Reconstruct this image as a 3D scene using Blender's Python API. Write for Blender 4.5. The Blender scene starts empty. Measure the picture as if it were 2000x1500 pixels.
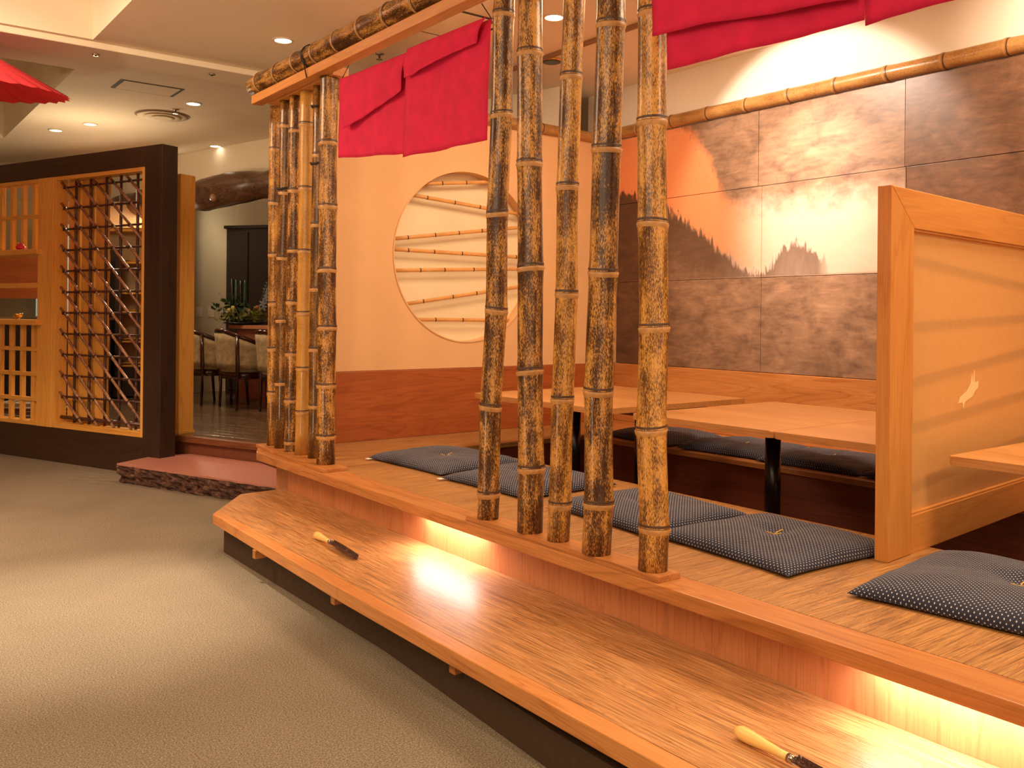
import bpy, bmesh, math, random
from mathutils import Matrix, Vector, noise
random.seed(7)
R = math.radians
scene = bpy.context.scene
COL = scene.collection

# ---------------------------------------------------------------- camera
F_PX = 1752.0
cam = bpy.data.cameras.new('camera')
cam.sensor_width = 36.0
cam.lens = F_PX / 2000 * 36
cam.shift_y = -(750 - 618) / 2000
cam.clip_end = 60
cam_o = bpy.data.objects.new('camera', cam)
COL.objects.link(cam_o)
AZ = R(37.4)                       # heading, clockwise from +y
ROLL = R(0.53)
rot = Matrix.Rotation(-AZ, 4, 'Z') @ Matrix.Rotation(R(90), 4, 'X') @ Matrix.Rotation(ROLL, 4, 'Z')
cam_o.matrix_world = Matrix.Translation((0, 0, 1.2)) @ rot
scene.camera = cam_o

# ---------------------------------------------------------------- world, exposure
w = bpy.data.worlds.new('world'); scene.world = w; w.use_nodes = True
bg = w.node_tree.nodes['Background']
bg.inputs[0].default_value = (1.0, 0.77, 0.52, 1)
bg.inputs[1].default_value = 0.95
vs = scene.view_settings
vs.view_transform = 'Standard'; vs.look = 'None'; vs.gamma = 1; vs.use_curve_mapping = False
vs.exposure = 0.42

WARM = (1.0, 0.77, 0.51)
def spot(name, loc, target, power, angle=90, blend=.7, size=.05, col=WARM):
    l = bpy.data.lights.new(name, 'SPOT'); l.energy = power; l.spot_size = R(angle); l.spot_blend = blend
    l.shadow_soft_size = size; l.color = col
    o = bpy.data.objects.new(name, l); COL.objects.link(o)
    o.location = loc
    d = Vector(target) - Vector(loc)
    o.rotation_euler = d.to_track_quat('-Z', 'Y').to_euler()
    return o
def area(name, loc, target, power, sx, sy, col=WARM):
    l = bpy.data.lights.new(name, 'AREA'); l.shape = 'RECTANGLE'; l.size = sx; l.size_y = sy; l.energy = power; l.color = col
    o = bpy.data.objects.new(name, l); COL.objects.link(o); o.location = loc
    d = Vector(target) - Vector(loc)
    o.rotation_euler = d.to_track_quat('-Z', 'Y').to_euler()
    return o
def point(name, loc, power, size=.08, col=WARM):
    l = bpy.data.lights.new(name, 'POINT'); l.energy = power; l.shadow_soft_size = size; l.color = col
    o = bpy.data.objects.new(name, l); COL.objects.link(o); o.location = loc
    return o
# track spotlights washing the mural
spot('mural_spotlight', (3.9, 3.35, 2.95), (4.94, 3.35, 2.2), 105, 88, .3, .02, (1, .84, .70))
spot('mural_spotlight_core', (3.95, 3.30, 2.95), (4.94, 3.36, 1.98), 190, 52, 1.0, .03, (1, .84, .72))
spot('mural_spotlight_near', (4.1, 1.6, 2.97), (4.94, 1.6, 2.75), 60, 100, .8, .04, (1, .80, .60))
# carpet pools, main hall downlights
spot('hall_downlight_beam_1', (.75, 3.95, 2.98), (.82, 3.88, 0), 420, 40, 1.0, .04, (1, .82, .62))
spot('hall_downlight_beam_2', (-.6, 5.6, 2.98), (-.4, 5.6, 0), 200, 62, 1.0, .05)
spot('hall_downlight_beam_3', (1.0, 1.0, 2.98), (1.2, 1.1, 0), 70, 90, 1.0, .05)
spot('hall_downlight_beam_4', (2.37, 5.6, 2.96), (2.3, 5.6, 0), 70, 110, .9, .05)
spot('hall_downlight_beam_5', (2.49, 7.78, 2.96), (2.49, 7.78, 0), 80, 100, .9, .05)
#spot('hall_downlight_beam_6', (3.31, 9.45, 2.96), (3.45, 9.0, 0), 12, 70, .9, .05)
spot('hall_downlight_beam_7', (1.99, 9.26, 2.96), (1.99, 9.26, 0), 40, 120, .9, .05)
spot('screen_fill_spot', (-.9, 5.2, 2.95), (1.6, 7.5, 1.1), 130, 70, 1.0, .06, WARM)  # unseen fill added from the left to brighten the screen
# unseen fill added at floor level to brighten the hall ceiling and parasol
spot('floor_fill_spot', (-1.6, 2.6, .12), (1.2, 4.2, 3.0), 120, 110, 1.0, .12, WARM)
# soft ceiling lamps of the room over the platform
area('booth_ceiling_lamp_1', (3.4, 3.7, 2.96), (3.4, 3.7, 0), 30, .9, .9, WARM)
area('booth_ceiling_lamp_2', (3.4, 1.3, 2.96), (3.4, 1.3, 0), 44, .9, .9, WARM)
area('booth_ceiling_lamp_3', (3.0, -.9, 2.96), (3.0, -.6, 0), 40, .9, .9, WARM)
# broad area fills added to brighten the main hall, no such fixtures
area('hall_ceiling_fill', (-.6, 1.5, 2.9), (1.2, 2.8, 0), 95, 3.0, 3.5, WARM)
area('far_hall_fill', (-.4, 5.4, 2.9), (.4, 6.2, 0), 95, 2.0, 1.0, WARM)
point('counter_lamp', (3.1, 10.35, 2.3), 85, .15, (1, .86, .62))
point('back_bar_lamp', (1.9, 9.0, 2.3), 18, .15, (1, .76, .48))

# ---------------------------------------------------------------- materials
def new_mat(name):
    m = bpy.data.materials.new(name); m.use_nodes = True
    nt = m.node_tree; b = nt.nodes['Principled BSDF']
    return m, nt, b
def ramp(nt, fac, stops, interp='LINEAR'):
    r = nt.nodes.new('ShaderNodeValToRGB'); r.color_ramp.interpolation = interp
    while len(r.color_ramp.elements) < len(stops): r.color_ramp.elements.new(.5)
    for e, (p, c) in zip(r.color_ramp.elements, stops):
        e.position = p; e.color = (*c, 1) if len(c) == 3 else c
    nt.links.new(fac, r.inputs[0]); return r.outputs[0]
def texco(nt, scale=(1, 1, 1), loc=(0, 0, 0), kind='Object'):
    t = nt.nodes.new('ShaderNodeTexCoord'); m = nt.nodes.new('ShaderNodeMapping')
    m.inputs['Scale'].default_value = scale; m.inputs['Location'].default_value = loc
    nt.links.new(t.outputs[kind], m.inputs[0]); return m.outputs[0]
def nz(nt, vec, scale, detail=4, rough=.55, dist=0):
    n = nt.nodes.new('ShaderNodeTexNoise'); n.inputs['Scale'].default_value = scale
    n.inputs['Detail'].default_value = detail; n.inputs['Roughness'].default_value = rough
    n.inputs['Distortion'].default_value = dist
    nt.links.new(vec, n.inputs['Vector']); return n.outputs['Fac']
def mixc(nt, fac, a, b, mode='MIX'):
    m = nt.nodes.new('ShaderNodeMix'); m.data_type = 'RGBA'; m.blend_type = mode
    for i, v in ((0, fac), (6, a), (7, b)):
        if isinstance(v, (int, float)): m.inputs[i].default_value = v
        elif isinstance(v, tuple): m.inputs[i].default_value = (*v, 1)
        else: nt.links.new(v, m.inputs[i])
    return m.outputs[2]
def mth(nt, op, a, b=0, c=None):
    m = nt.nodes.new('ShaderNodeMath'); m.operation = op
    for i, v in enumerate((a, b) if c is None else (a, b, c)):
        if isinstance(v, (int, float)): m.inputs[i].default_value = v
        else: nt.links.new(v, m.inputs[i])
    return m.outputs[0]
def bump(nt, b, hgt, strength=.2, dist=.002):
    n = nt.nodes.new('ShaderNodeBump'); n.inputs['Strength'].default_value = strength; n.inputs['Distance'].default_value = dist
    nt.links.new(hgt, n.inputs['Height']); nt.links.new(n.outputs[0], b.inputs['Normal'])
def plain(name, c, rough=.6, metal=0, var=.0, scale=8, emit=None, bmp=0):
    m, nt, b = new_mat(name)
    b.inputs['Roughness'].default_value = rough; b.inputs['Metallic'].default_value = metal
    v = texco(nt)
    f = nz(nt, v, scale, 5)
    lo = tuple(x * (1 - var) for x in c); hi = tuple(min(1, x * (1 + var)) for x in c)
    nt.links.new(ramp(nt, f, [(.3, lo), (.7, hi)]), b.inputs['Base Color'])
    if bmp: bump(nt, b, nz(nt, v, scale * 12, 3), bmp)
    if emit:
        b.inputs['Emission Color'].default_value = (*emit[:3], 1); b.inputs['Emission Strength'].default_value = emit[3]
    return m
def wood(name, dark, mid, light, axis='y', rough=.38, ring=9, dist=1.2, fibre=.35, off=0, coat=0.0):
    m, nt, b = new_mat(name)
    ai = 'xyz'.index(axis)
    sc = [1, 1, 1]; sc[ai] = .10
    v = texco(nt, tuple(sc), (off, off * .7, off * 1.3))
    f1 = nz(nt, v, ring, 3, .5, dist)
    sc2 = [1, 1, 1]; sc2[ai] = .022
    f2 = nz(nt, texco(nt, tuple(sc2), (off, 0, off)), 210, 2, .6)
    rings = mth(nt, 'FRACT', mth(nt, 'MULTIPLY', f1, 6.0))
    tri = mth(nt, 'ABSOLUTE', mth(nt, 'SUBTRACT', rings, .5))
    tri = mth(nt, 'MULTIPLY', tri, 2)
    base = ramp(nt, tri, [(0, mid), (.55, light), (.86, mid), (1, dark)])
    soft = mixc(nt, .55, ramp(nt, f1, [(.3, dark), (.5, mid), (.72, light)]), base)
    fib = ramp(nt, f2, [(.35, (1 - fibre,) * 3), (.6, (1.0,) * 3)])
    nt.links.new(mixc(nt, 1.0, soft, fib, 'MULTIPLY'), b.inputs['Base Color'])
    b.inputs['Roughness'].default_value = rough
    b.inputs['Coat Weight'].default_value = coat; b.inputs['Coat Roughness'].default_value = .2
    bump(nt, b, f2, .12, .001)
    return m
STEP_W = wood('step_wood', (.34, .13, .035), (.58, .26, .085), (.70, .34, .125), 'y', .42, 12, 3.4, .58, 0, .08)
DECK_W = wood('deck_wood', (.24, .085, .02), (.44, .195, .055), (.56, .275, .09), 'x', .42, 14, 3.6, .55, 3)
NOSE_W = wood('nosing_wood', (.30, .095, .022), (.48, .175, .045), (.56, .225, .065), 'y', .38, 6, .5, .22, 5)
EDGE_W = wood('step_edge_wood', (.42, .13, .03), (.62, .24, .065), (.68, .29, .09), 'y', .36, 6, .6, .2, 6)
RISE_W = wood('riser_wood', (.46, .15, .05), (.58, .21, .075), (.64, .25, .095), 'z', .42, 8, .3, .15, 9)
WAIN_W = wood('wainscot_wood', (.28, .06, .012), (.38, .09, .018), (.45, .12, .028), 'x', .45, 5, 1.4, .2, 2)
WAIN_B = wood('back_wainscot_wood', (.40, .13, .025), (.55, .20, .05), (.62, .25, .07), 'y', .42, 5, 1.6, .2, 4)
TABLE_W = wood('table_wood', (.44, .17, .045), (.58, .255, .075), (.66, .31, .105), 'y', .34, 6, 1.4, .16, 6, .2)
PITW = wood('pit_shade_wood', (.10, .018, .006), (.15, .028, .009), (.19, .04, .013), 'y', .5, 6, .6, .15, 7)  # deep tone carries the shadow inside the foot well
HEAD_W = wood('header_wood', (.50, .17, .04), (.62, .24, .06), (.70, .29, .08), 'y', .42, 6, .4, .15, 8)
FRAME_W = wood('divider_wood', (.52, .18, .035), (.64, .25, .055), (.70, .29, .07), 'z', .4, 5, .5, .12, 1)
FRAME_WX = wood('divider_rail_wood', (.52, .18, .035), (.64, .25, .055), (.70, .29, .07), 'x', .4, 5, .5, .12, 2)
SCR_W = wood('screen_wood', (.60, .26, .04), (.76, .36, .065), (.80, .41, .09), 'z', .42, 6, .5, .14, 11)
SCR_WX = wood('screen_rail_wood', (.60, .26, .04), (.76, .36, .065), (.80, .41, .09), 'x', .42, 6, .5, .14, 12)
BLACKW = wood('dark_stained_wood', (.030, .012, .006), (.046, .020, .009), (.056, .025, .012), 'x', .42, 5, .4, .2, 13)
BLACKZ = wood('dark_stained_post_wood', (.024, .009, .005), (.036, .018, .010), (.044, .022, .012), 'z', .42, 5, .4, .2, 14)
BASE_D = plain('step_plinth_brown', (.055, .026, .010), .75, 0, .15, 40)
HALLF = wood('hall_plank_wood', (.035, .018, .010), (.10, .055, .028), (.24, .15, .085), 'x', .20, 10, .8, .35, 15)
LOG_M = wood('log_wood', (.035, .014, .008), (.09, .038, .017), (.20, .10, .055), 'y', .3, 8, 1.5, .3, 16)
CHAIRW = plain('chair_dark_wood', (.035, .008, .005), .12, 0, .15, 10)
COUNTW = wood('counter_wood', (.42, .15, .07), (.52, .21, .11), (.60, .27, .16), 'y', .35, 6, .5, .15, 17)
DOORW = wood('dark_door_wood', (.014, .006, .004), (.022, .010, .006), (.030, .014, .009), 'z', .8, 6, .5, .2, 18)

def bamboo_mat(name, dark, mid, gold, thr=.5, rough=.30, axis='z', streak=.6):
    m, nt, b = new_mat(name)
    ai = 'xyz'.index(axis)
    sc = [1, 1, 1]; sc[ai] = .26
    v = texco(nt, tuple(sc))
    n1 = nz(nt, v, 400, 3, .6, .2)
    sc2 = [1, 1, 1]; sc2[ai] = .14
    big = nz(nt, texco(nt, tuple(sc2), (2, 5, 1)), 26, 3, .6)
    patch = nz(nt, texco(nt, (1, 1, 1), (8, 1, 4)), 9, 3, .6)
    s = mth(nt, 'ADD', n1, mth(nt, 'MULTIPLY', mth(nt, 'SUBTRACT', big, .5), streak))
    s = mth(nt, 'ADD', s, mth(nt, 'MULTIPLY', mth(nt, 'SUBTRACT', patch, .5), .38))
    c = ramp(nt, s, [(thr - .16, dark), (thr - .03, mid), (thr + .09, gold), (thr + .25, tuple(x * 1.15 for x in gold))])
    nt.links.new(c, b.inputs['Base Color'])
    b.inputs['Roughness'].default_value = rough
    b.inputs['Coat Weight'].default_value = .12; b.inputs['Coat Roughness'].default_value = .16
    b.inputs['Specular IOR Level'].default_value = .4
    bump(nt, b, n1, .08, .001)
    return m
BAM = bamboo_mat('mottled_bamboo', (.045, .016, .006), (.13, .050, .012), (.56, .27, .065), .535, .30, 'z', .85)
BAM2 = bamboo_mat('golden_mottled_bamboo', (.075, .027, .007), (.21, .082, .016), (.58, .28, .06), .495, .30, 'z', .8)
BAMD = bamboo_mat('dark_striped_bamboo', (.070, .028, .008), (.15, .065, .016), (.36, .16, .035), .56, .25, 'z', .9)
BAMG = bamboo_mat('smooth_golden_bamboo', (.30, .13, .025), (.42, .19, .035), (.50, .24, .05), .44, .3, 'z', .6)
RAILM = bamboo_mat('tan_rail_bamboo', (.20, .085, .022), (.33, .15, .04), (.44, .22, .07), .46, .3, 'z', .5)
SLATM = bamboo_mat('split_bamboo', (.55, .24, .06), (.62, .29, .08), (.68, .34, .11), .46, .45, 'z', .4)
LATM = bamboo_mat('smoked_thin_bamboo', (.13, .05, .025), (.25, .11, .055), (.46, .25, .14), .50, .2, 'z', .5)
LATD = bamboo_mat('smoked_dark_bamboo', (.030, .010, .008), (.065, .022, .014), (.11, .045, .028), .52, .3, 'z', .4)
RING_P = plain('node_pale', (.46, .22, .065), .45, 0, .2, 60)
RING_D = plain('node_dark', (.07, .028, .012), .5, 0, .3, 60)
PLASTER = plain('orange_cream_plaster', (.74, .43, .205), .85, 0, .03, 5, bmp=.05)
PLASTER_W = plain('cream_plaster', (.82, .71, .58), .85, 0, .02, 4, bmp=.04)
NICHE = plain('niche_cream', (.80, .66, .42), .8, 0, .02, 4)
CEIL = plain('ceiling_paint', (.86, .74, .56), .9, 0, .02, 2)
HALLW = plain('hall_wall_paint', (.56, .47, .32), .9, 0, .03, 3)
RED = plain('red_cloth', (.60, .004, .055), .85, 0, .12, 14, bmp=.12)
BLK = plain('black_metal', (.012, .008, .007), .3, .3)
BLKPOST = plain('black_lacquer_post', (.014, .007, .008), .25)
CORD = plain('black_cord', (.02, .01, .008), .7)
GOLDT = plain('yellow_thread', (.60, .36, .06), .7)
WHITE = plain('white_tag', (.75, .72, .68), .7)
LENS = plain('lamp_lens', (.9, .8, .65), .4, emit=(1, .86, .66, 6))
TRIMW = plain('white_trim', (.75, .60, .42), .5)
GREYS = plain('grey_gap', (.07, .05, .03), .8)
CHROME = plain('chrome', (.5, .42, .32), .2, .9)
GOLDM = plain('gold_metal', (.75, .42, .10), .2, .9)
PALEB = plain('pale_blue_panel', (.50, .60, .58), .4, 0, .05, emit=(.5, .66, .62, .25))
IVORY = plain('pale_wood_handle', (.82, .52, .16), .35, 0, .06, 20)
HORN = bamboo_mat('dark_horn', (.028, .008, .006), (.05, .015, .010), (.22, .10, .06), .60, .2)
UPH = plain('chair_upholstery', (.34, .25, .13), .9, 0, .35, 18)

def carpet():
    m, nt, b = new_mat('carpet')
    v = texco(nt)
    f = nz(nt, v, 190, 3, .8)
    g = nz(nt, v, 2.2, 4)
    c = ramp(nt, f, [(.36, (.085, .062, .038)), (.5, (.205, .16, .105)), (.64, (.38, .31, .22))])
    c = mixc(nt, 1.0, c, ramp(nt, g, [(.3, (.86, .85, .84)), (.7, (1, 1, 1))]), 'MULTIPLY')
    nt.links.new(c, b.inputs['Base Color']); b.inputs['Roughness'].default_value = .95
    bump(nt, b, f, .4, .003)
    return m
CARPET = carpet()
def granite():
    m, nt, b = new_mat('polished_red_granite')
    v = texco(nt)
    f = nz(nt, v, 260, 3, .8)
    nt.links.new(ramp(nt, f, [(.3, (.22, .07, .05)), (.5, (.46, .18, .13)), (.7, (.62, .32, .25))]), b.inputs['Base Color'])
    b.inputs['Roughness'].default_value = .32
    return m
GRAN = granite()
def rough_granite():
    m, nt, b = new_mat('split_granite')
    v = texco(nt)
    f = nz(nt, v, 26, 8, .75, .6)
    nt.links.new(ramp(nt, f, [(.32, (.015, .008, .006)), (.5, (.09, .035, .022)), (.60, (.20, .09, .05)), (.68, (.32, .17, .11)), (.74, (.55, .46, .40))]), b.inputs['Base Color'])
    b.inputs['Roughness'].default_value = .4
    bump(nt, b, f, .8, .02)
    return m
SPLIT = rough_granite()
def dots(name, base, dot, pitch=.0145):
    """navy cloth woven with a staggered lattice of small pale crosses"""
    m, nt, b = new_mat(name)
    t = nt.nodes.new('ShaderNodeTexCoord'); s = nt.nodes.new('ShaderNodeSeparateXYZ')
    nt.links.new(t.outputs['UV'], s.inputs[0])
    def cell(ox, oy):
        u = mth(nt, 'SUBTRACT', mth(nt, 'FRACT', mth(nt, 'ADD', mth(nt, 'DIVIDE', s.outputs[0], pitch), ox)), .5)
        v = mth(nt, 'SUBTRACT', mth(nt, 'FRACT', mth(nt, 'ADD', mth(nt, 'DIVIDE', s.outputs[1], pitch), oy)), .5)
        au, av = mth(nt, 'ABSOLUTE', u), mth(nt, 'ABSOLUTE', v)
        d = mth(nt, 'ADD', au, av)
        d = mth(nt, 'ADD', d, mth(nt, 'MULTIPLY', mth(nt, 'MULTIPLY', au, av), 10))
        return mth(nt, 'LESS_THAN', d, .17)
    mask = mth(nt, 'MAXIMUM', cell(0, 0), cell(.5, .5))
    f = nz(nt, texco(nt), 120, 3)
    base2 = ramp(nt, f, [(.3, tuple(x * .7 for x in base)), (.7, tuple(x * 1.25 for x in base))])
    nt.links.new(mixc(nt, mask, base2, dot), b.inputs['Base Color'])
    b.inputs['Roughness'].default_value = .9
    b.inputs['Sheen Weight'].default_value = .08
    bump(nt, b, f, .25, .002)
    return m
CUSH = dots('navy_dotted_cotton', (.016, .017, .038), (.58, .54, .56))
def washi():
    m, nt, b = new_mat('translucent_paper')
    f = nz(nt, texco(nt), 30, 4)
    nt.links.new(ramp(nt, f, [(.3, (.80, .50, .20)), (.7, (.86, .56, .24))]), b.inputs['Base Color'])
    b.inputs['Roughness'].default_value = .28
    b.inputs['Subsurface Weight'].default_value = 0
    tr = nt.nodes.new('ShaderNodeBsdfTranslucent'); tr.inputs[0].default_value = (.9, .62, .3, 1)
    mx = nt.nodes.new('ShaderNodeMixShader'); mx.inputs[0].default_value = .50
    out = nt.nodes['Material Output']
    nt.links.new(b.outputs[0], mx.inputs[1]); nt.links.new(tr.outputs[0], mx.inputs[2]); nt.links.new(mx.outputs[0], out.inputs[0])
    return m
WASHI = washi()
PAPER_SLAT = plain('paper_covered_slat', (.70, .36, .11), .35)
RABBIT = plain('pale_print', (.90, .62, .31), .5)

def mural_mat():
    """aged copper-brown panels with an orange hillside and brushed dark foliage along its edges"""
    m, nt, b = new_mat('mural_paint')
    t = nt.nodes.new('ShaderNodeTexCoord'); ad = nt.nodes.new('ShaderNodeVectorMath'); ad.operation = 'ADD'
    ad.inputs[1].default_value = MURAL_LOC
    nt.links.new(t.outputs['Object'], ad.inputs[0])
    s = nt.nodes.new('ShaderNodeSeparateXYZ'); nt.links.new(ad.outputs[0], s.inputs[0])
    Y, Zc = s.outputs[1], s.outputs[2]
    def curve(pts):          # piecewise map y -> z
        fc = nt.nodes.new('ShaderNodeFloatCurve')
        y0, y1, z0, z1 = 1.5, 5.2, .5, 3.2
        c = fc.mapping.curves[0]
        ps = sorted(((y - y0) / (y1 - y0), (z - z0) / (z1 - z0)) for y, z in pts)
        c.points[0].location = ps[0]; c.points[-1].location = ps[-1]
        for p in ps[1:-1]: c.points.new(*p)
        fc.mapping.use_clip = False
        fc.mapping.update()
        nt.links.new(mth(nt, 'DIVIDE', mth(nt, 'SUBTRACT', Y, y0), y1 - y0), fc.inputs[1])
        return mth(nt, 'ADD', mth(nt, 'MULTIPLY', fc.outputs[0], z1 - z0), z0)
    def warped(scale, loc, sc=(1, 1, 1), detail=5, rough=.6, dist=.5):
        mp = nt.nodes.new('ShaderNodeMapping'); mp.inputs['Scale'].default_value = sc; mp.inputs['Location'].default_value = loc
        nt.links.new(ad.outputs[0], mp.inputs[0]); return nz(nt, mp.outputs[0], scale, detail, rough, dist)
    up = curve([(1.5, 1.2), (2.6, 1.25), (3.15, 1.5), (3.52, 1.75), (3.73, 1.98), (3.9, 2.03), (4.05, 2.12), (4.12, 2.3), (4.3, 2.56), (4.5, 2.75), (5.2, 3.2)])
    lo = curve([(1.5, 1.2), (2.6, 1.25), (3.15, 1.46), (3.3, 1.62), (3.5, 1.70), (3.72, 1.52), (4.02, 1.64), (4.25, 1.81), (4.51, 1.96), (4.8, 2.1), (5.2, 2.2)])
    jag = mth(nt, 'MULTIPLY', mth(nt, 'SUBTRACT', warped(34, (0, 0, 0), (1, 1, .22)), .5), .30)
    jag2 = mth(nt, 'MULTIPLY', mth(nt, 'SUBTRACT', warped(22, (3, 1, 0), (1, .5, .5)), .5), .26)
    du = mth(nt, 'SUBTRACT', mth(nt, 'ADD', up, jag2), Zc)
    dl = mth(nt, 'SUBTRACT', Zc, mth(nt, 'ADD', lo, jag))
    hill = mth(nt, 'MULTIPLY', ramp(nt, du, [(0, (0, 0, 0)), (.12, (1, 1, 1))]), ramp(nt, dl, [(0, (0, 0, 0)), (.03, (1, 1, 1))]))
    n1 = warped(3.2, (1, 2, 3), (1, 1, 1.4), 7, .65, 1.2)
    n2 = warped(9, (5, 1, 2), (1, .4, 1.0), 6, .6, 1.5)
    base = ramp(nt, n1, [(.28, (.10, .052, .032)), (.46, (.22, .12, .073)), (.62, (.35, .20, .12)), (.8, (.50, .30, .17))])
    base = mixc(nt, .45, base, ramp(nt, n2, [(.3, (.10, .055, .038)), (.7, (.42, .24, .13))]))
    far = ramp(nt, mth(nt, 'SUBTRACT', Y, 4.25), [(0, (1, 1, 1)), (.55, (.42, .34, .30))])
    base = mixc(nt, 1.0, base, far, 'MULTIPLY')
    mpx = nt.nodes.new('ShaderNodeMapping'); mpx.inputs['Rotation'].default_value = (R(48), 0, 0); mpx.inputs['Scale'].default_value = (1, 7, 34)
    nt.links.new(ad.outputs[0], mpx.inputs[0])
    strokes = nz(nt, mpx.outputs[0], 1.0, 4, .6, .8)
    base = mixc(nt, .28, base, mixc(nt, 1.0, base, ramp(nt, strokes, [(.36, (.35, .30, .28)), (.62, (1.25, 1.2, 1.15))]), 'MULTIPLY'))
    base = mixc(nt, 1.0, base, ramp(nt, mth(nt, 'SUBTRACT', Y, 2.72), [(0, (.62, .50, .40)), (.01, (1, 1, 1))]), 'MULTIPLY')
    # pale plain right of the hill
    pale = mth(nt, 'MULTIPLY', ramp(nt, mth(nt, 'SUBTRACT', 4.12, Y), [(0, (0, 0, 0)), (.35, (1, 1, 1))]),
               mth(nt, 'MULTIPLY', ramp(nt, mth(nt, 'SUBTRACT', Zc, 1.47), [(0, (0, 0, 0)), (.02, (1, 1, 1))]), ramp(nt, mth(nt, 'SUBTRACT', mth(nt, 'ADD', 2.05, jag2), Zc), [(0, (0, 0, 0)), (.2, (1, 1, 1))])))
    pale = mth(nt, 'MULTIPLY', pale, ramp(nt, mth(nt, 'SUBTRACT', Y, 2.72), [(0, (0, 0, 0)), (.01, (1, 1, 1))]))
    base = mixc(nt, mth(nt, 'MULTIPLY', pale, .75), base, (.68, .50, .38))
    # dark foliage under the lower edge
    fol = mth(nt, 'MULTIPLY', ramp(nt, mth(nt, 'MULTIPLY', dl, -1), [(-.0, (0, 0, 0)), (.03, (1, 1, 1)), (.22, (.8, .8, .8)), (.45, (.15, .15, .15))]), ramp(nt, mth(nt, 'SUBTRACT', Zc, 1.475), [(0, (0, 0, 0)), (.01, (1, 1, 1))]))
    fol = mth(nt, 'MULTIPLY', fol, ramp(nt, mth(nt, 'SUBTRACT', Y, 3.2), [(0, (0, 0, 0)), (.1, (1, 1, 1))]))
    base = mixc(nt, mth(nt, 'MULTIPLY', fol, .8), base, (.085, .04, .022))
    shr = mth(nt, 'MULTIPLY', ramp(nt, warped(30, (2, 2, 2), (1, 1, .55)), [(.60, (0, 0, 0)), (.66, (1, 1, 1))]), .7)
    hc = mixc(nt, mth(nt, 'MULTIPLY', shr, ramp(nt, du, [(.0, (1, 1, 1)), (.3, (0, 0, 0))])), (.78, .27, .11), (.14, .06, .04))
    hm = mth(nt, 'MULTIPLY', hill, ramp(nt, mth(nt, 'SUBTRACT', Y, 3.60), [(0, (0, 0, 0)), (.55, (1, 1, 1))]))
    base = mixc(nt, hm, base, hc)
    nt.links.new(base, b.inputs['Base Color'])
    b.inputs['Roughness'].default_value = .42
    bump(nt, b, n2, .06, .003)
    return m
MURAL_LOC = (4.925, 3.2, .845)
MURAL = mural_mat()

# ---------------------------------------------------------------- mesh helpers
def bm_new(): return bmesh.new()
def box(bm, x0, x1, y0, y1, z0, z1, bev=0.0, mat=None):
    vs_ = [bm.verts.new((x, y, z)) for z in (z0, z1) for x, y in ((x0, y0), (x1, y0), (x1, y1), (x0, y1))]
    fs = [(0, 3, 2, 1), (4, 5, 6, 7), (0, 1, 5, 4), (1, 2, 6, 5), (2, 3, 7, 6), (3, 0, 4, 7)]
    F = [bm.faces.new([vs_[i] for i in f]) for f in fs]
    if mat:
        for v in vs_: v.co = mat @ v.co
    if bev > 0:
        es = {e for f in F for e in f.edges}
        bmesh.ops.bevel(bm, geom=list(es), offset=bev, segments=2, affect='EDGES', profile=.6)
def prism(bm, pts, z0, z1, bev=0.0):
    lo = [bm.verts.new((x, y, z0)) for x, y in pts]; hi = [bm.verts.new((x, y, z1)) for x, y in pts]
    n = len(pts)
    F = [bm.faces.new(hi), bm.faces.new(lo[::-1])]
    for i in range(n): F.append(bm.faces.new((lo[i], lo[(i + 1) % n], hi[(i + 1) % n], hi[i])))
    if bev > 0:
        es = {e for f in F for e in f.edges}
        bmesh.ops.bevel(bm, geom=list(es), offset=bev, segments=2, affect='EDGES', profile=.6)
    bmesh.ops.recalc_face_normals(bm, faces=bm.faces)
def tube(bm, path, rad, n=10, cap=True):
    """path: list of Vector, rad: number or list"""
    rings = []
    P = [Vector(p) for p in path]
    up = Vector((0, 0, 1))
    for i, p in enumerate(P):
        t = (P[min(i + 1, len(P) - 1)] - P[max(i - 1, 0)]).normalized()
        a = t.cross(up)
        if a.length < .05: a = t.cross(Vector((1, 0, 0)))
        a.normalize(); b_ = t.cross(a).normalized()
        r = rad[i] if isinstance(rad, (list, tuple)) else rad
        rings.append([bm.verts.new(p + a * (r * math.cos(2 * math.pi * k / n)) + b_ * (r * math.sin(2 * math.pi * k / n))) for k in range(n)])
    for i in range(len(P) - 1):
        for k in range(n):
            f = bm.faces.new((rings[i][k], rings[i][(k + 1) % n], rings[i + 1][(k + 1) % n], rings[i + 1][k])); f.smooth = True
    if cap:
        bm.faces.new(rings[0]); bm.faces.new(rings[-1][::-1])
    return rings
def lathe(bm, prof, n=20, cx=0, cy=0):
    rings = [[bm.verts.new((cx + r * math.cos(2 * math.pi * k / n), cy + r * math.sin(2 * math.pi * k / n), z)) for k in range(n)] for r, z in prof]
    for i in range(len(prof) - 1):
        for k in range(n):
            f = bm.faces.new((rings[i][k], rings[i][(k + 1) % n], rings[i + 1][(k + 1) % n], rings[i + 1][k])); f.smooth = True
    bm.faces.new(rings[0][::-1]); bm.faces.new(rings[-1])
def link_obj(name, me, parent=None):
    o = bpy.data.objects.new(name, me); COL.objects.link(o)
    if parent: o.parent = parent
    return o
def obj(name, bm, mats, parent=None, world=False, label=None, fix=True):
    """world=True: the vertices are in world space, move them into the parent's space"""
    if fix: bmesh.ops.recalc_face_normals(bm, faces=bm.faces)
    me = bpy.data.meshes.new(name); bm.to_mesh(me); bm.free()
    if world and parent is not None: me.transform(gmat(parent).inverted())
    for m_ in (mats if isinstance(mats, (list, tuple)) else [mats]): me.materials.append(m_)
    o = link_obj(name, me, parent)
    if label: o['label'] = label
    return o
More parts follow.
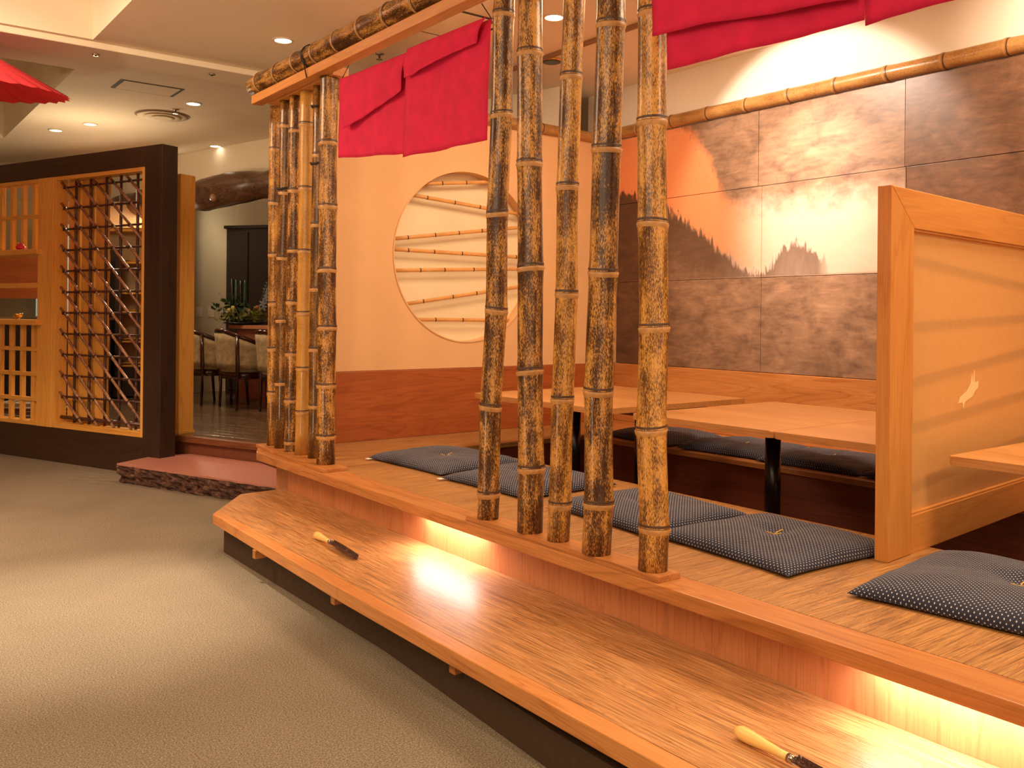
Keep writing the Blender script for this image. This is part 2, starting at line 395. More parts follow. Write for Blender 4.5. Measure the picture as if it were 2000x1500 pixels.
def gmat(o):
    m = o.matrix_basis.copy()
    while o.parent: o = o.parent; m = o.matrix_basis @ m
    return m
def tag(o, label, cat, group=None, kind=None):
    if label: o['label'] = label
    if cat: o['category'] = cat
    if group: o['group'] = group
    if kind: o['kind'] = kind
    return o
def thing(name, label, cat, loc=(0, 0, 0), rz=0, group=None, mat=None):
    o = bpy.data.objects.new(name, None); COL.objects.link(o)
    o.empty_display_size = .05
    if mat is not None:
        l, r, s_ = mat.decompose(); o.location = l; o.rotation_mode = 'QUATERNION'; o.rotation_quaternion = r
        o.matrix_basis = Matrix.Translation(l) @ r.to_matrix().to_4x4()
    else:
        o.location = loc; o.rotation_euler = (0, 0, rz)
    return tag(o, label, cat, group)
def struct(name, bm, m, label=None):
    o = obj(name, bm, m); o['kind'] = 'structure'
    if label: o['label'] = label
    return o
def solo(name, bm, m, loc, label, cat, group=None, rz=0):
    """one-mesh thing, verts given in world space, origin moved to loc"""
    bmesh.ops.recalc_face_normals(bm, faces=bm.faces)
    me = bpy.data.meshes.new(name); bm.to_mesh(me); bm.free(); me.transform(Matrix.Translation(-Vector(loc)))
    me.materials.append(m); o = link_obj(name, me); o.location = loc
    return tag(o, label, cat, group)

ZP = .40        # platform top
ZS = .20        # step top
# ================================================================= SETTING
bm = bm_new(); box(bm, -4.5, 6.2, -3, 13.5, -.1, 0); struct('floor', bm, CARPET, 'speckled beige carpet floor')

# --- ceiling with two coffers
def ceiling():
    bm = bm_new()
    holes = [(-3.0, 1.385, 3.6, 6.385, .55), (-3.0, 1.45, 7.25, 10.6, .45)]
    xs = sorted({-4.5, 6.2, *(v for h_ in holes for v in h_[:2])})
    ys = sorted({-3, 13.5, *(v for h_ in holes for v in h_[2:4])})
    for i in range(len(xs) - 1):
        for j in range(len(ys) - 1):
            cx_, cy_ = (xs[i] + xs[i + 1]) / 2, (ys[j] + ys[j + 1]) / 2
            if any(h_[0] < cx_ < h_[1] and h_[2] < cy_ < h_[3] for h_ in holes): continue
            box(bm, xs[i], xs[i + 1], ys[j], ys[j + 1], 3.0, 3.06)
    for x0, x1, y0, y1, d in holes:
        z = 3.0 + d
        box(bm, x0 - .04, x0, y0 - .04, y1 + .04, 3.06, z); box(bm, x1, x1 + .04, y0 - .04, y1 + .04, 3.06, z)
        box(bm, x0, x1, y0 - .04, y0, 3.06, z); box(bm, x0, x1, y1, y1 + .04, 3.06, z)
        box(bm, x0 - .04, x1 + .04, y0 - .04, y1 + .04, z, z + .04)
    struct('ceiling', bm, CEIL, 'tan painted ceiling with two recessed coffers')
ceiling()
# shallow dropped band between the coffers
bm = bm_new(); box(bm, -3.2, 2.75, 6.42, 6.76, 2.955, 3.0, .01); struct('trim_1', bm, CEIL, 'shallow dropped ceiling band with two round sensors')

# --- walls
bm = bm_new(); box(bm, 4.94, 5.06, -3, 5.46, 0, 3.0); struct('wall_back', bm, PLASTER_W, 'cream plaster wall behind the mural')
bm = bm_new(); box(bm, 6.1, 6.2, -3, 13.5, 0, 3.0); struct('wall_right', bm, HALLW)
bm = bm_new(); box(bm, -4.5, -4.4, -3, 13.5, 0, 3.0); struct('wall_left', bm, HALLW)
bm = bm_new(); box(bm, -4.5, 6.2, 13.4, 13.5, 0, 3.0); struct('wall_far', bm, HALLW)

# left partition with the round niche
def wall_circle():
    bm = bm_new()
    x0, x1, z0, z1, y = 2.155, 4.94, .845, 2.555, 5.113
    cx_, cz, r, n = 3.52, 1.609, .584, 96
    def out(a):
        c, s = math.cos(a), math.sin(a)
        t = min(((x1 if c > 0 else x0) - cx_) / c if abs(c) > 1e-6 else 9e9, ((z1 if s > 0 else z0) - cz) / s if abs(s) > 1e-6 else 9e9)
        return cx_ + c * t, cz + s * t
    angs = sorted([2 * math.pi * k / n for k in range(n)] + [math.atan2(z - cz, x - cx_) % (2 * math.pi) for x in (x0, x1) for z in (z0, z1)])
    inner = [bm.verts.new((cx_ + r * math.cos(a), y, cz + r * math.sin(a))) for a in angs]
    back = [bm.verts.new((cx_ + r * math.cos(a), y + .085, cz + r * math.sin(a))) for a in angs]
    outer = [bm.verts.new((out(a)[0], y, out(a)[1])) for a in angs]
    outb = [bm.verts.new((out(a)[0], y + .13, out(a)[1])) for a in angs]
    m = len(angs)
    for i in range(m):
        j = (i + 1) % m
        bm.faces.new((inner[i], inner[j], outer[j], outer[i]))
        bm.faces.new((inner[j], inner[i], back[i], back[j]))
        bm.faces.new((outer[i], outer[j], outb[j], outb[i]))
    bm.faces.new(outb)
    o = struct('wall_partition', bm, PLASTER, 'low orange cream partition wall with a round niche')
    bm = bm_new()
    vs_ = [bm.verts.new((cx_ + (r + .001) * math.cos(a), y + .084, cz + (r + .001) * math.sin(a))) for a in angs]
    bm.faces.new(vs_)
    obj('niche_back', bm, NICHE, o, label='cream back of the round niche')
    # thin rim
    bm = bm_new()
    prof = [(r, .0), (r, -.006), (r + .008, -.006), (r + .008, .0)]
    rings = [[bm.verts.new((cx_ + rr * math.cos(2 * math.pi * k / n), y + yy, cz + rr * math.sin(2 * math.pi * k / n))) for k in range(n)] for rr, yy in prof]
    for i in range(3):
        for k in range(n): bm.faces.new((rings[i][k], rings[i][(k + 1) % n], rings[i + 1][(k + 1) % n], rings[i + 1][k]))
    obj('niche_rim', bm, PLASTER, o)
    # split-bamboo slats across the niche
    for (a, b_) in [((3.176, 2.084), (3.659, 2.142)), ((3.089, 2.001), (3.924, 1.947)), ((2.945, 1.701), (3.925, 1.837)), ((2.938, 1.633), (3.927, 1.631)),
                    ((2.947, 1.494), (3.928, 1.542)), ((3.038, 1.275), (3.93, 1.406)), ((3.146, 1.174), (3.923, 1.171))]:
        # stretch each to the rim
        A, B = Vector((a[0], a[1])), Vector((b_[0], b_[1])); C = Vector((cx_, cz)); d = (B - A).normalized()
        t = (C - A).dot(d); cl = A + d * t; hl = math.sqrt(max(.01, r * r - (C - cl).length ** 2)) - .002
        P, Q = cl - d * hl, cl + d * hl
        L = (Q - P).length; ang = math.atan2(d.y, d.x)
        # local z of the slat runs along it
        M = Matrix.Translation((P.x, y + .03, P.y)) @ Matrix.Rotation(math.pi / 2 - ang, 4, 'Y')
        bm = bm_new()
        tube(bm, [(0, 0, L * k / 8) for k in range(9)], .013, 10)
        for v in bm.verts: v.co.y *= .55
        k = .11 + random.random() * .1
        s = obj('bamboo_slat', bm, SLATM, o)
        s.matrix_basis = M
        bm = bm_new()
        while k < L - .05:
            tube(bm, [(0, 0, k - .004), (0, 0, k + .004)], .0142, 10)
            k += .19 + random.random() * .06
        for v in bm.verts: v.co.y *= .6
        nn = obj('slat_node', bm, RING_D, o); nn.matrix_basis = M
wall_circle()

# wainscot boards
bm = bm_new(); box(bm, 2.155, 4.925, 5.095, 5.235, ZP, .843, .004); struct('baseboard_left', bm, WAIN_W, 'deep reddish wood wainscot board under the round niche')
bm = bm_new(); box(bm, 4.905, 4.945, -1.2, 5.094, ZP, .843, .004); struct('baseboard_back', bm, WAIN_B, 'wood wainscot board below the mural')

# header wall, back walls of the counter room, raised hall floor
HD = Vector((.265, -.964, 0)); HN = Vector((.964, .265, 0))
def slab(bm, a, d, n, l0, l1, t0, t1, z0, z1, bev=0):
    M = Matrix(((d.x, n.x, 0, a[0]), (d.y, n.y, 0, a[1]), (0, 0, 1, 0), (0, 0, 0, 1)))
    box(bm, l0, l1, t0, t1, z0, z1, bev, M)
bm = bm_new(); slab(bm, (3.157, 10.352), HD, HN, -3.2, 5.2, 0, .12, 2.5, 2.999); struct('wall_header', bm, CEIL, 'shaded bulkhead wall above the log beam')
IX = Vector((.795, -.607, 0)); IY = Vector((.607, .795, 0))
bm = bm_new(); slab(bm, (3.906, 10.608), IX, IY, -4.4, 0, 0, .1, .2, 2.999); struct('wall_counter', bm, HALLW, 'cream wall behind the counter')
AX = Vector((.60, -.80, 0)); AY = Vector((.80, .60, 0))
bm = bm_new(); slab(bm, (3.906, 10.608), AX, AY, 0, 3.2, 0, .1, .2, 2.999); struct('wall_counter_side', bm, HALLW, 'cream wall turning toward the dark cabinet')

# screen-aligned frame: X to the right along the screen, Y deep
SANG = math.atan2(-.9242, .382)
SX = Vector((.382, -.9242, 0)); SY = Vector((.9242, .382, 0))
C0 = Vector((1.944, 6.774, 0))
def SM(x, y, z=0): return C0 + SX * x + SY * y + Vector((0, 0, z))
hall = thing('raised_hall_floor', None, None, tuple(SM(0, .3)), SANG); hall['kind'] = 'structure'; hall['label'] = 'dark glossy plank floor of the raised counter room'
bm = bm_new(); box(bm, -3.0, 2.2, -.02, 5.0, 0.0, .235); obj('floor_base', bm, plain('hall_riser', (.16, .045, .018), .5, 0, .1, 20), hall)
k = 0; y = 0.0
while y < 3.9:
    wd = .105
    off = random.random() * .9
    for xa, xb in ((-3.0, -1.2 - off), (-1.2 - off, .6 + off * .4), (.6 + off * .4, 2.2)):
        bm = bm_new(); box(bm, xa + .001, xb - .001, y + .001, y + wd - .001, .235, .27, .0015)
        obj('plank', bm, HALLF, hall)
    y += wd
bm = bm_new(); box(bm, -3.0, 2.2, -.055, -.0, .225, .272, .004); obj('edge_board', bm, wood('hall_edge_wood', (.10, .03, .012), (.17, .055, .02), (.24, .085, .03), 'x', .35), hall)

# ================================================================= PLATFORM
plat = thing('raised_platform', 'raised wooden seating platform with sunken foot well and overhanging nosing', 'platform', (2.6, 2.0, 0))
def pobj(name, boxes, m, label=None, bev=.004):
    bm = bm_new()
    for b_ in boxes: box(bm, *b_, bev)
    return obj(name, bm, m, plat, world=True, label=label)
Y0 = -1.3
bm = bm_new()
prism(bm, [(1.985, Y0), (2.112, Y0), (2.112, 5.10), (2.15, 5.26), (2.09, 5.26), (1.985, 5.02)], ZP - .046, ZP, .004)
# outer end tapers where it meets the hall step
obj('nosing', bm, NOSE_W, plat, world=True, label='thick reddish front nosing board')
pobj('riser', [(2.096, 2.125, Y0, 4.79, ZS - .05, ZP - .046)], RISE_W, 'vertical-grained riser board under the nosing', 0)
pobj('end_post', [(2.0965, 2.135, 4.79, 4.83, .02, ZP - .046)], RISE_W)
pobj('end_panel', [(2.135, 2.155, 4.79, 5.09, .14, ZP - .05)], RISE_W)
ys = [Y0, .05, 1.40, 2.75, 4.10, 5.094]
for i in range(len(ys) - 1):
    pobj('deck_board', [(2.1155, 3.10, ys[i] + .0006, ys[i + 1] - .0006, ZP - .03, ZP)], DECK_W, bev=.0015)
pobj('deck_board', [(3.1012, 4.10, 4.53, 5.094, ZP - .03, ZP)], DECK_W, bev=.0015)
for ya, yb in ((Y0, 2.0), (2.0012, 5.094)):
    pobj('bench_board', [(4.10, 4.904, ya, yb, ZP - .03, ZP)], NOSE_W, bev=.003)
pobj('well_wall', [(4.12, 4.14, Y0, 4.53, .04, ZP - .03)], PITW, 'foot well wall under the far bench, shade put into its dark colour', 0)
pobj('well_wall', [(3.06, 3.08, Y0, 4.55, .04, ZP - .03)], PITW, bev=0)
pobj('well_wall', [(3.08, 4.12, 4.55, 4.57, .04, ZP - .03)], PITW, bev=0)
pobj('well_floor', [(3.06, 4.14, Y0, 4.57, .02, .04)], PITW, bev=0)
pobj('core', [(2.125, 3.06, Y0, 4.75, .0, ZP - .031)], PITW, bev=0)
pobj('core', [(4.14, 4.93, Y0, 5.09, .0, ZP - .031)], PITW, bev=0)

# step board floating on a recessed plinth
step = thing('entry_step', 'long floating wooden step board with clipped corner in front of the platform', 'step', (1.8, 2.0, 0))
bm = bm_new()
prism(bm, [(1.5365, Y0), (2.095, Y0), (2.095, 4.79), (2.10, 4.88), (1.835, 4.865), (1.5995, 4.54), (1.5585, 3.0)], ZS - .048, ZS, .0015)
obj('step_board', bm, STEP_W, step, world=True)
for pts in ([(1.497, 3.0), (1.558, 3.0), (1.599, 4.54), (1.541, 4.46)], [(1.475, Y0), (1.536, Y0), (1.558, 2.999), (1.497, 2.999)]):
    bm = bm_new(); prism(bm, pts, ZS - .048, ZS, .003)
    obj('edge_board', bm, EDGE_W, step, world=True)
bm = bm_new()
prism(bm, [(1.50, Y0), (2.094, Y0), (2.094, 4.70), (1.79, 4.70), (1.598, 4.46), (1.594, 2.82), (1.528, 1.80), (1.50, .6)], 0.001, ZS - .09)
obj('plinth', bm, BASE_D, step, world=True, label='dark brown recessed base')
for yy in (3.86, 3.08, 2.27, 1.45, .65, -.2):
    bm = bm_new(); box(bm, 1.518, 1.62, yy - .016, yy + .016, ZS - .088, ZS - .049, .003)
    obj('bracket', bm, NOSE_W, step, world=True)
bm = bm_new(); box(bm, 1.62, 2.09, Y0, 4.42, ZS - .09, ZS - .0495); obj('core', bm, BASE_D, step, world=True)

# concealed lamps under the nosing
for i, yy in enumerate((3.12, 1.0)):
    t = thing('nosing_lamp', ('flush lamp hidden under the nosing near the far bamboo poles', 'flush lamp hidden under the nosing at the near end of the step')[i], 'lamp', (2.045, yy, ZP - .046), group=None)
    bm = bm_new(); box(bm, -.012, .012, -.24, .24, -.006, -.0005, .001); obj('housing', bm, TRIMW, t)
    bm = bm_new(); box(bm, -.008, .008, -.23, .23, -.0075, -.0058); obj('diffuser', bm, LENS, t)
    area('nosing_lamp_light', (2.045, yy, ZP - .056), (2.045, yy, 0), (2.3, 2.7)[i], .03, .46, (1.0, .86, .82))

# base plinths under the bamboo
solo_b = bm_new(); prism(solo_b, [(1.993, 1.871), (2.092, 1.871), (2.095, 2.90), (1.997, 2.90)], ZP, ZP + .02, .002)
solo('pole_base', solo_b, NOSE_W, (2.04, 2.4, ZP), 'low wooden base strip under the five big bamboo poles', 'base')
solo_b = bm_new(); prism(solo_b, [(1.997, 4.17), (2.135, 4.17), (2.17, 5.22), (2.06, 5.22)], ZP, ZP + .018, .002)
solo('pole_base', solo_b, NOSE_W, (2.08, 4.7, ZP), 'low wooden base strip under the six packed bamboo poles', 'base')

# ================================================================= BAMBOO
def bamboo(name, label, group, base, top, nodes, rad, mats, seed=0, bend=.006, cat='bamboo pole', nseg=22, ridge=1.09):
    """nodes: distances from base along the axis; local z runs along the culm"""
    rnd = random.Random(seed)
    B, T = Vector(base), Vector(top); L = (T - B).length
    q = (T - B).to_track_quat('Z', 'X' if abs((T - B).normalized().x) < .7 else 'Y')
    M = Matrix.Translation(B) @ q.to_matrix().to_4x4()
    root = thing(name, label, cat, group=group, mat=M)
    ph = [rnd.uniform(0, 6.28) for _ in range(4)]
    nd = sorted(nodes)
    # slight kinks at the nodes
    offs = [(0, 0)] + [(rnd.uniform(-bend, bend), rnd.uniform(-bend, bend)) for _ in nd] + [(0, 0)]
    zs = [0] + nd + [L]
    def centre(z):
        for i in range(len(zs) - 1):
            if z <= zs[i + 1] + 1e-9:
                t = (z - zs[i]) / max(1e-6, zs[i + 1] - zs[i])
                return Vector((offs[i][0] * (1 - t) + offs[i + 1][0] * t, offs[i][1] * (1 - t) + offs[i + 1][1] * t, z))
        return Vector((0, 0, z))
    S = {0.0, L}
    for z in nd:
        for d in (-.05, -.02, -.008, 0, .008, .02, .05):
            if 0 < z + d < L: S.add(z + d)
    for i in range(len(zs) - 1): S.add((zs[i] + zs[i + 1]) / 2)
    S = sorted(S)
    def r_at(z):
        r = rad * (1 - .04 * z / L)
        d = min((abs(z - k) for k in nd), default=1)
        sgn = 1
        return r * (.965 + .06 * math.exp(-(d / .022) ** 2) + .012 * math.sin(z * 9 + ph[0]))
    bm = bm_new()
    rings = []
    for z in S:
        c = centre(z); r = r_at(z)
        rings.append([bm.verts.new((c.x + r * math.cos(2 * math.pi * k / nseg), c.y + r * math.sin(2 * math.pi * k / nseg), z)) for k in range(nseg)])
    for i in range(len(S) - 1):
        for k in range(nseg):
            f = bm.faces.new((rings[i][k], rings[i][(k + 1) % nseg], rings[i + 1][(k + 1) % nseg], rings[i + 1][k])); f.smooth = True
    bm.faces.new(rings[0][::-1]); bm.faces.new(rings[-1])
    obj('culm', bm, mats[0], root, fix=False)
    for z in nd:
        if not .015 < z < L - .015: continue
        c = centre(z); r = r_at(z); tilt = rnd.uniform(-.10, .10)
        bm = bm_new()
        prof = [(r * .985, -.017), (r * 1.005, -.012), (r * ridge * .965, -.004), (r * 1.005, .0), (r * .988, .004), (r * 1.018, .009), (r * .99, .013)]
        pr = [[bm.verts.new((c.x + a * math.cos(2 * math.pi * k / nseg), c.y + a * math.sin(2 * math.pi * k / nseg), z + h_ + tilt * r * math.cos(2 * math.pi * k / nseg + ph[1]))) for k in range(nseg)] for a, h_ in prof]
        for i in range(len(prof) - 1):
            for k in range(nseg):
                f = bm.faces.new((pr[i][k], pr[i][(k + 1) % nseg], pr[i + 1][(k + 1) % nseg], pr[i + 1][k])); f.smooth = True
                f.material_index = 0 if i < 3 else 1
        obj('node_ring', bm, [mats[1], mats[2]], root, fix=False)
    return root
RM = (RING_P, RING_D)
POLES = [  # base, top(x,y at z 2.4), node heights, radius, label
    ((2.036, 2.805), (2.036, 2.73), [2.348, 1.971, 1.595, 1.225, .855, .519], .043, BAM, 'mottled bamboo pole, farthest left of the five standing at the platform edge'),
    ((2.035, 2.543), (2.035, 2.569), [2.162, 1.758, 1.379, 1.004, .651], .0485, BAM, 'dark upright bamboo pole, second from the left of the five at the platform edge'),
    ((2.037, 2.387), (2.037, 2.327), [2.40, 2.03, 1.652, 1.282, .915, .547], .040, BAM2, 'thinner leaning bamboo pole with a long crack, middle of the five at the platform edge'),
    ((2.03, 2.184), (2.03, 2.142), [2.161, 1.755, 1.35, .96, .586], .0495, BAM, 'thick leaning bamboo pole, fourth from the left of the five at the platform edge'),
    ((2.041, 1.94), (2.041, 1.965), [2.44, 2.147, 1.812, 1.493, 1.171, .855, .549], .048, BAM2, 'nearest and largest bamboo pole, beside the second red curtain'),
]
for i, (b0, t0, nd, r, m, lab) in enumerate(POLES):
    zb = ZP + .02
    zt = 2.485
    k = (zt - zb) / (2.35 - zb)
    top = (b0[0] + (t0[0] - b0[0]) * k, b0[1] + (t0[1] - b0[1]) * k, zt)
    bamboo('bamboo_pole', lab, None, (b0[0], b0[1], zb), top, [z - zb for z in nd], r, (m, *RM), seed=i + 1)
# crack in the middle pole is a fine dark groove
LP = [((2.088, 4.328), (2.088, 4.333), [2.44, 2.099, 1.769, 1.433, 1.132, .831, .565], .050, BAM, 'stout mottled bamboo pole at the near end of the packed row left of the curtain'),
      ((2.125, 4.545), (2.125, 4.52), [2.072, 1.688, 1.344, 1.011, .706], .038, BAMD, 'dark bamboo pole tied with a black cord, behind the stout pole of the packed row'),
      ((2.119, 4.69), (2.119, 4.665), [2.255, 1.90, 1.55, 1.21, .90, .66], .043, BAMG, 'plain golden bamboo pole, third from the near end of the packed row'),
      ((2.115, 4.84), (2.115, 4.81), [2.249, 1.906, 1.569, 1.27, .977, .713, .473], .038, BAM, 'mottled bamboo pole, fourth from the near end of the packed row'),
      ((2.118, 4.99), (2.118, 4.955), [2.301, 1.912, 1.533, 1.166, .799], .038, BAMD, 'brown bamboo pole, second from the far end of the packed row'),
      ((2.122, 5.125), (2.122, 5.125), [2.183, 1.864, 1.558, 1.266, .996, .73], .034, BAM2, 'slim bamboo pole at the far end of the packed row')]
for i, (b0, t0, nd, r, m, lab) in enumerate(LP):
    zb = ZP + .018; zt = 2.44
    bamboo('bamboo_pole', lab, None, (b0[0], b0[1], zb), (t0[0], t0[1], zt), [z - zb for z in nd], r, (m, *RM), seed=i + 11, bend=.003)
# black cord ties between the packed poles
for (x, y, z, rr) in ((2.125, 4.525, 2.02, .043), (2.118, 4.963, 1.93, .043), (2.125, 4.521, 2.33, .043)):
    bm = bm_new(); tube(bm, [(x + rr * math.cos(a), y + rr * math.sin(a), z + .004 * math.sin(3 * a)) for a in [k * math.pi / 12 for k in range(25)]], .006, 6)
    o = solo('cord_tie', bm, CORD, (x, y, z), {2.02: 'black cord tied round the dark pole behind the stout pole, lower knot', 1.93: 'black cord tied round the brown pole near the far end of the packed row', 2.33: 'black cord tied round the dark pole just under the header'}[z], 'cord')

# header beam over the poles
hdr = thing('header_beam', 'orange wooden header board above the bamboo poles', 'beam', (2.06, 2.0, 2.44))
bm = bm_new(); box(bm, 2.0, 2.066, Y0, 5.19, 2.447, 2.498, .004); obj('header_board', bm, HEAD_W, hdr, world=True)
bm = bm_new(); box(bm, 2.0705, 2.16, 4.25, 5.10, 2.4405, 2.49, .003); obj('cap_block', bm, HEAD_W, hdr, world=True)
for yy in (2.3, .3):
    bm = bm_new(); tube(bm, [(2.06, yy, 2.5), (2.06, yy, 3.0)], .004, 6); obj('hanging_wire', bm, CORD, hdr, world=True)
nodes = []; yy = .13
while yy < 6.4:
    nodes.append(yy); yy += .235 + random.random() * .03
bamboo('bamboo_crossbeam', 'fat mottled bamboo culm lying along the top of the header', None, (2.03, 5.215, 2.562), (2.03, Y0, 2.568), nodes, .0575, (BAM, *RM), seed=40, bend=.002, cat='bamboo beam')
bm = bm_new()
for yy in (4.42, 4.405): tube(bm, [(2.03 + .062 * math.cos(a), yy, 2.562 + .062 * math.sin(a)) for a in [k * math.pi / 12 for k in range(25)]] , .003, 6)
tube(bm, [(1.968, 4.41, 2.56), (1.985, 4.41, 2.50), (1.998, 4.41, 2.445)], .003, 6)
solo('wire_binding', bm, CORD, (2.03, 4.41, 2.56), 'thin dark wire wrapped round the bamboo beam above the stout pole', 'wire')

# rails on top of the two walls
nodes = [.12 + .31 * k for k in range(9)]
bamboo('bamboo_rail', 'tan bamboo rail along the top of the round-niche partition', None, (2.16, 5.10, 2.582), (4.87, 5.10, 2.578), nodes, .041, (RAILM, RING_P, RING_D), seed=50, bend=.001, cat='bamboo rail')
nodes = [.25 + .335 * k for k in range(19)]
bamboo('bamboo_rail', 'long tan bamboo rail running above the mural', None, (4.905, 5.09, 2.635), (4.905, Y0, 2.635), nodes, .047, (RAILM, RING_P, RING_D), seed=51, bend=.001, cat='bamboo rail')

# ================================================================= MURAL
mur = thing('mural', 'large copper-brown panelled mural with an orange hillside on the back wall', 'mural', MURAL_LOC)
zz = [.845, 1.473, 2.08, 2.586]
for r_ in range(3):
    jit = (0.0, .0, .03)[r_]
    yj = [5.09, 4.72 + jit, 3.72 + jit, 2.72 + jit * .3, 1.72, .72, -.28, Y0]
    for c_ in range(len(yj) - 1):
        bm = bm_new(); pr = random.uniform(0, .004)
        box(bm, 4.919 - pr, 4.939, yj[c_ + 1] + .0015, yj[c_] - .0015, zz[r_] + .0015, zz[r_ + 1] - .0015, .002)
        o = obj('mural_panel', bm, MURAL, mur, world=True)

# ================================================================= DIVIDER SCREEN
DA = R(4.54)
div = thing('booth_divider', 'wooden framed divider with translucent cream pane beside the near cushions', 'divider', (2.78, 1.587, ZP), DA)
T0, T1 = -.0, .046      # thickness toward +y
LD = 2.05
bm = bm_new(); prism(bm, [(-.004, 0), (.172, 0), (.172, .046), (-.004, .046)], 0, 1.243)
bmesh.ops.bevel(bm, geom=bm.edges[:], offset=.003, segments=2, affect='EDGES')
# cut the mitre: top of the stile slopes
for v in bm.verts:
    if v.co.z > 1.1: v.co.z = 1.243 - max(0, min(1, (v.co.x - .0) / .172)) * .13
obj('stile', bm, FRAME_W, div)
def rail_mesh(pts):
    bm = bm_new(); lo = [bm.verts.new((x, T0, z)) for x, z in pts]; hi = [bm.verts.new((x, T1, z)) for x, z in pts]; n = len(pts)
    F_ = [bm.faces.new(lo), bm.faces.new(hi[::-1])] + [bm.faces.new((lo[i], lo[(i + 1) % n], hi[(i + 1) % n], hi[i])) for i in range(n)]
    bmesh.ops.bevel(bm, geom=bm.edges[:], offset=.002, segments=1, affect='EDGES')
    return bm
obj('top_rail', rail_mesh([(.003, 1.244), (LD, 1.244), (LD, 1.113), (.174, 1.113)]), FRAME_WX, div)
bm = bm_new(); box(bm, .1735, LD, .002, .044, -.0, .13, .002)
obj('bottom_rail', bm, FRAME_WX, div)
bm = bm_new(); box(bm, .172, LD, .022, .025, .13, 1.113); obj('pane', bm, WASHI, div, label='translucent cream paper pane')
bm = bm_new()
box(bm, .173, .181, .006, .0215, .13, 1.113, .001); box(bm, .181, LD, .006, .0215, .13, .138, .001); box(bm, .181, LD, .006, .0215, 1.105, 1.113, .001)
obj('glazing_bead', bm, FRAME_WX, div)
for (a, b_) in (((.172, 1.01), (LD, .90)), ((.172, .775), (LD, .84)), ((.172, .58), (LD, .73)), ((.172, .425), (LD, .53)), ((.172, .22), (LD, .36))):
    d = Vector((b_[0] - a[0], b_[1] - a[1])); ang = math.atan2(d.y, d.x)
    bm = bm_new(); box(bm, 0, d.length, .0255, .036, -.017, .017, .003)
    for v in bm.verts:
        x, z = v.co.x, v.co.z; v.co.x = a[0] + x * math.cos(ang) - z * math.sin(ang); v.co.z = a[1] + x * math.sin(ang) + z * math.cos(ang)
    obj('slat', bm, SLATM, div)
# faint leaping rabbit on the pane
bm = bm_new()
rp = [(-.10, -.02), (-.085, .0), (-.05, .012), (-.02, .022), (.01, .045), (.022, .085), (.034, .05), (.045, .10), (.05, .05), (.085, .055), (.082, .03), (.05, .018), (.03, -.002), (-.01, -.01), (-.04, -.018), (-.06, -.045), (-.066, -.02)]
prv = [bm.verts.new((.706 + x, .0205, .51 + z)) for x, z in rp]; f = bm.faces.new(prv)
g = bmesh.ops.extrude_face_region(bm, geom=[f]); bmesh.ops.translate(bm, verts=[v for v in g['geom'] if isinstance(v, bmesh.types.BMVert)], vec=(0, .0012, 0))
obj('animal_motif', bm, RABBIT, div, label='faint pale leaping animal on the pane')

# ================================================================= TABLES
def round_rect(x0, x1, y0, y1, r, n=8):
    pts = []
    for cx_, cy_, a0, rr in ((x1 - r[0], y0 + r[0], -90, r[0]), (x1 - r[1], y1 - r[1], 0, r[1]), (x0 + r[2], y1 - r[2], 90, r[2]), (x0 + r[3], y0 + r[3], 180, r[3])):
        for k in range(n + 1):
            a = R(a0 + 90 * k / n); pts.append((cx_ + rr * math.cos(a), cy_ + rr * math.sin(a)))
    return pts
def table(label, x0, x1, y0, y1, r=(.02,) * 4, group=None):
    cx_, cy_ = (x0 + x1) / 2, (y0 + y1) / 2
    t = thing('low_table', label, 'table', (cx_, cy_, .041), group=group)
    bm = bm_new(); prism(bm, round_rect(x0, x1, y0, y1, r), .70, .73, .004); obj('tabletop', bm, TABLE_W, t, world=True)
    bm = bm_new(); box(bm, cx_ - .28, cx_ + .28, cy_ - .25, cy_ + .25, .672, .6995, .002); obj('mounting_board', bm, PITW, t, world=True)
    bm = bm_new(); lathe(bm, [(.038, .055), (.038, .672)], 24, cx_, cy_); obj('pedestal', bm, BLKPOST, t, world=True, label='black pedestal')
    bm = bm_new(); lathe(bm, [(.17, .041), (.17, .052), (.04, .058)], 32, cx_, cy_); obj('foot_plate', bm, BLK, t, world=True)
    return t
table('orange wood low table in the middle, abutting the one behind the divider', 3.145, 4.275, 2.312, 3.14)
table('orange wood low table whose near end is hidden by the divider post', 3.14, 4.32, 1.765, 2.308)
table('orange wood low table with a rounded near corner, behind the thick leaning bamboo pole', 3.15, 4.31, 3.36, 3.928, (.02, .02, .02, .10))
table('orange wood low table farthest from the camera, next to the round-niche wall', 3.15, 4.30, 3.932, 4.50)
table('pale low table seen through and beside the divider pane at the right edge', 3.10, 4.15, .62, 1.555)

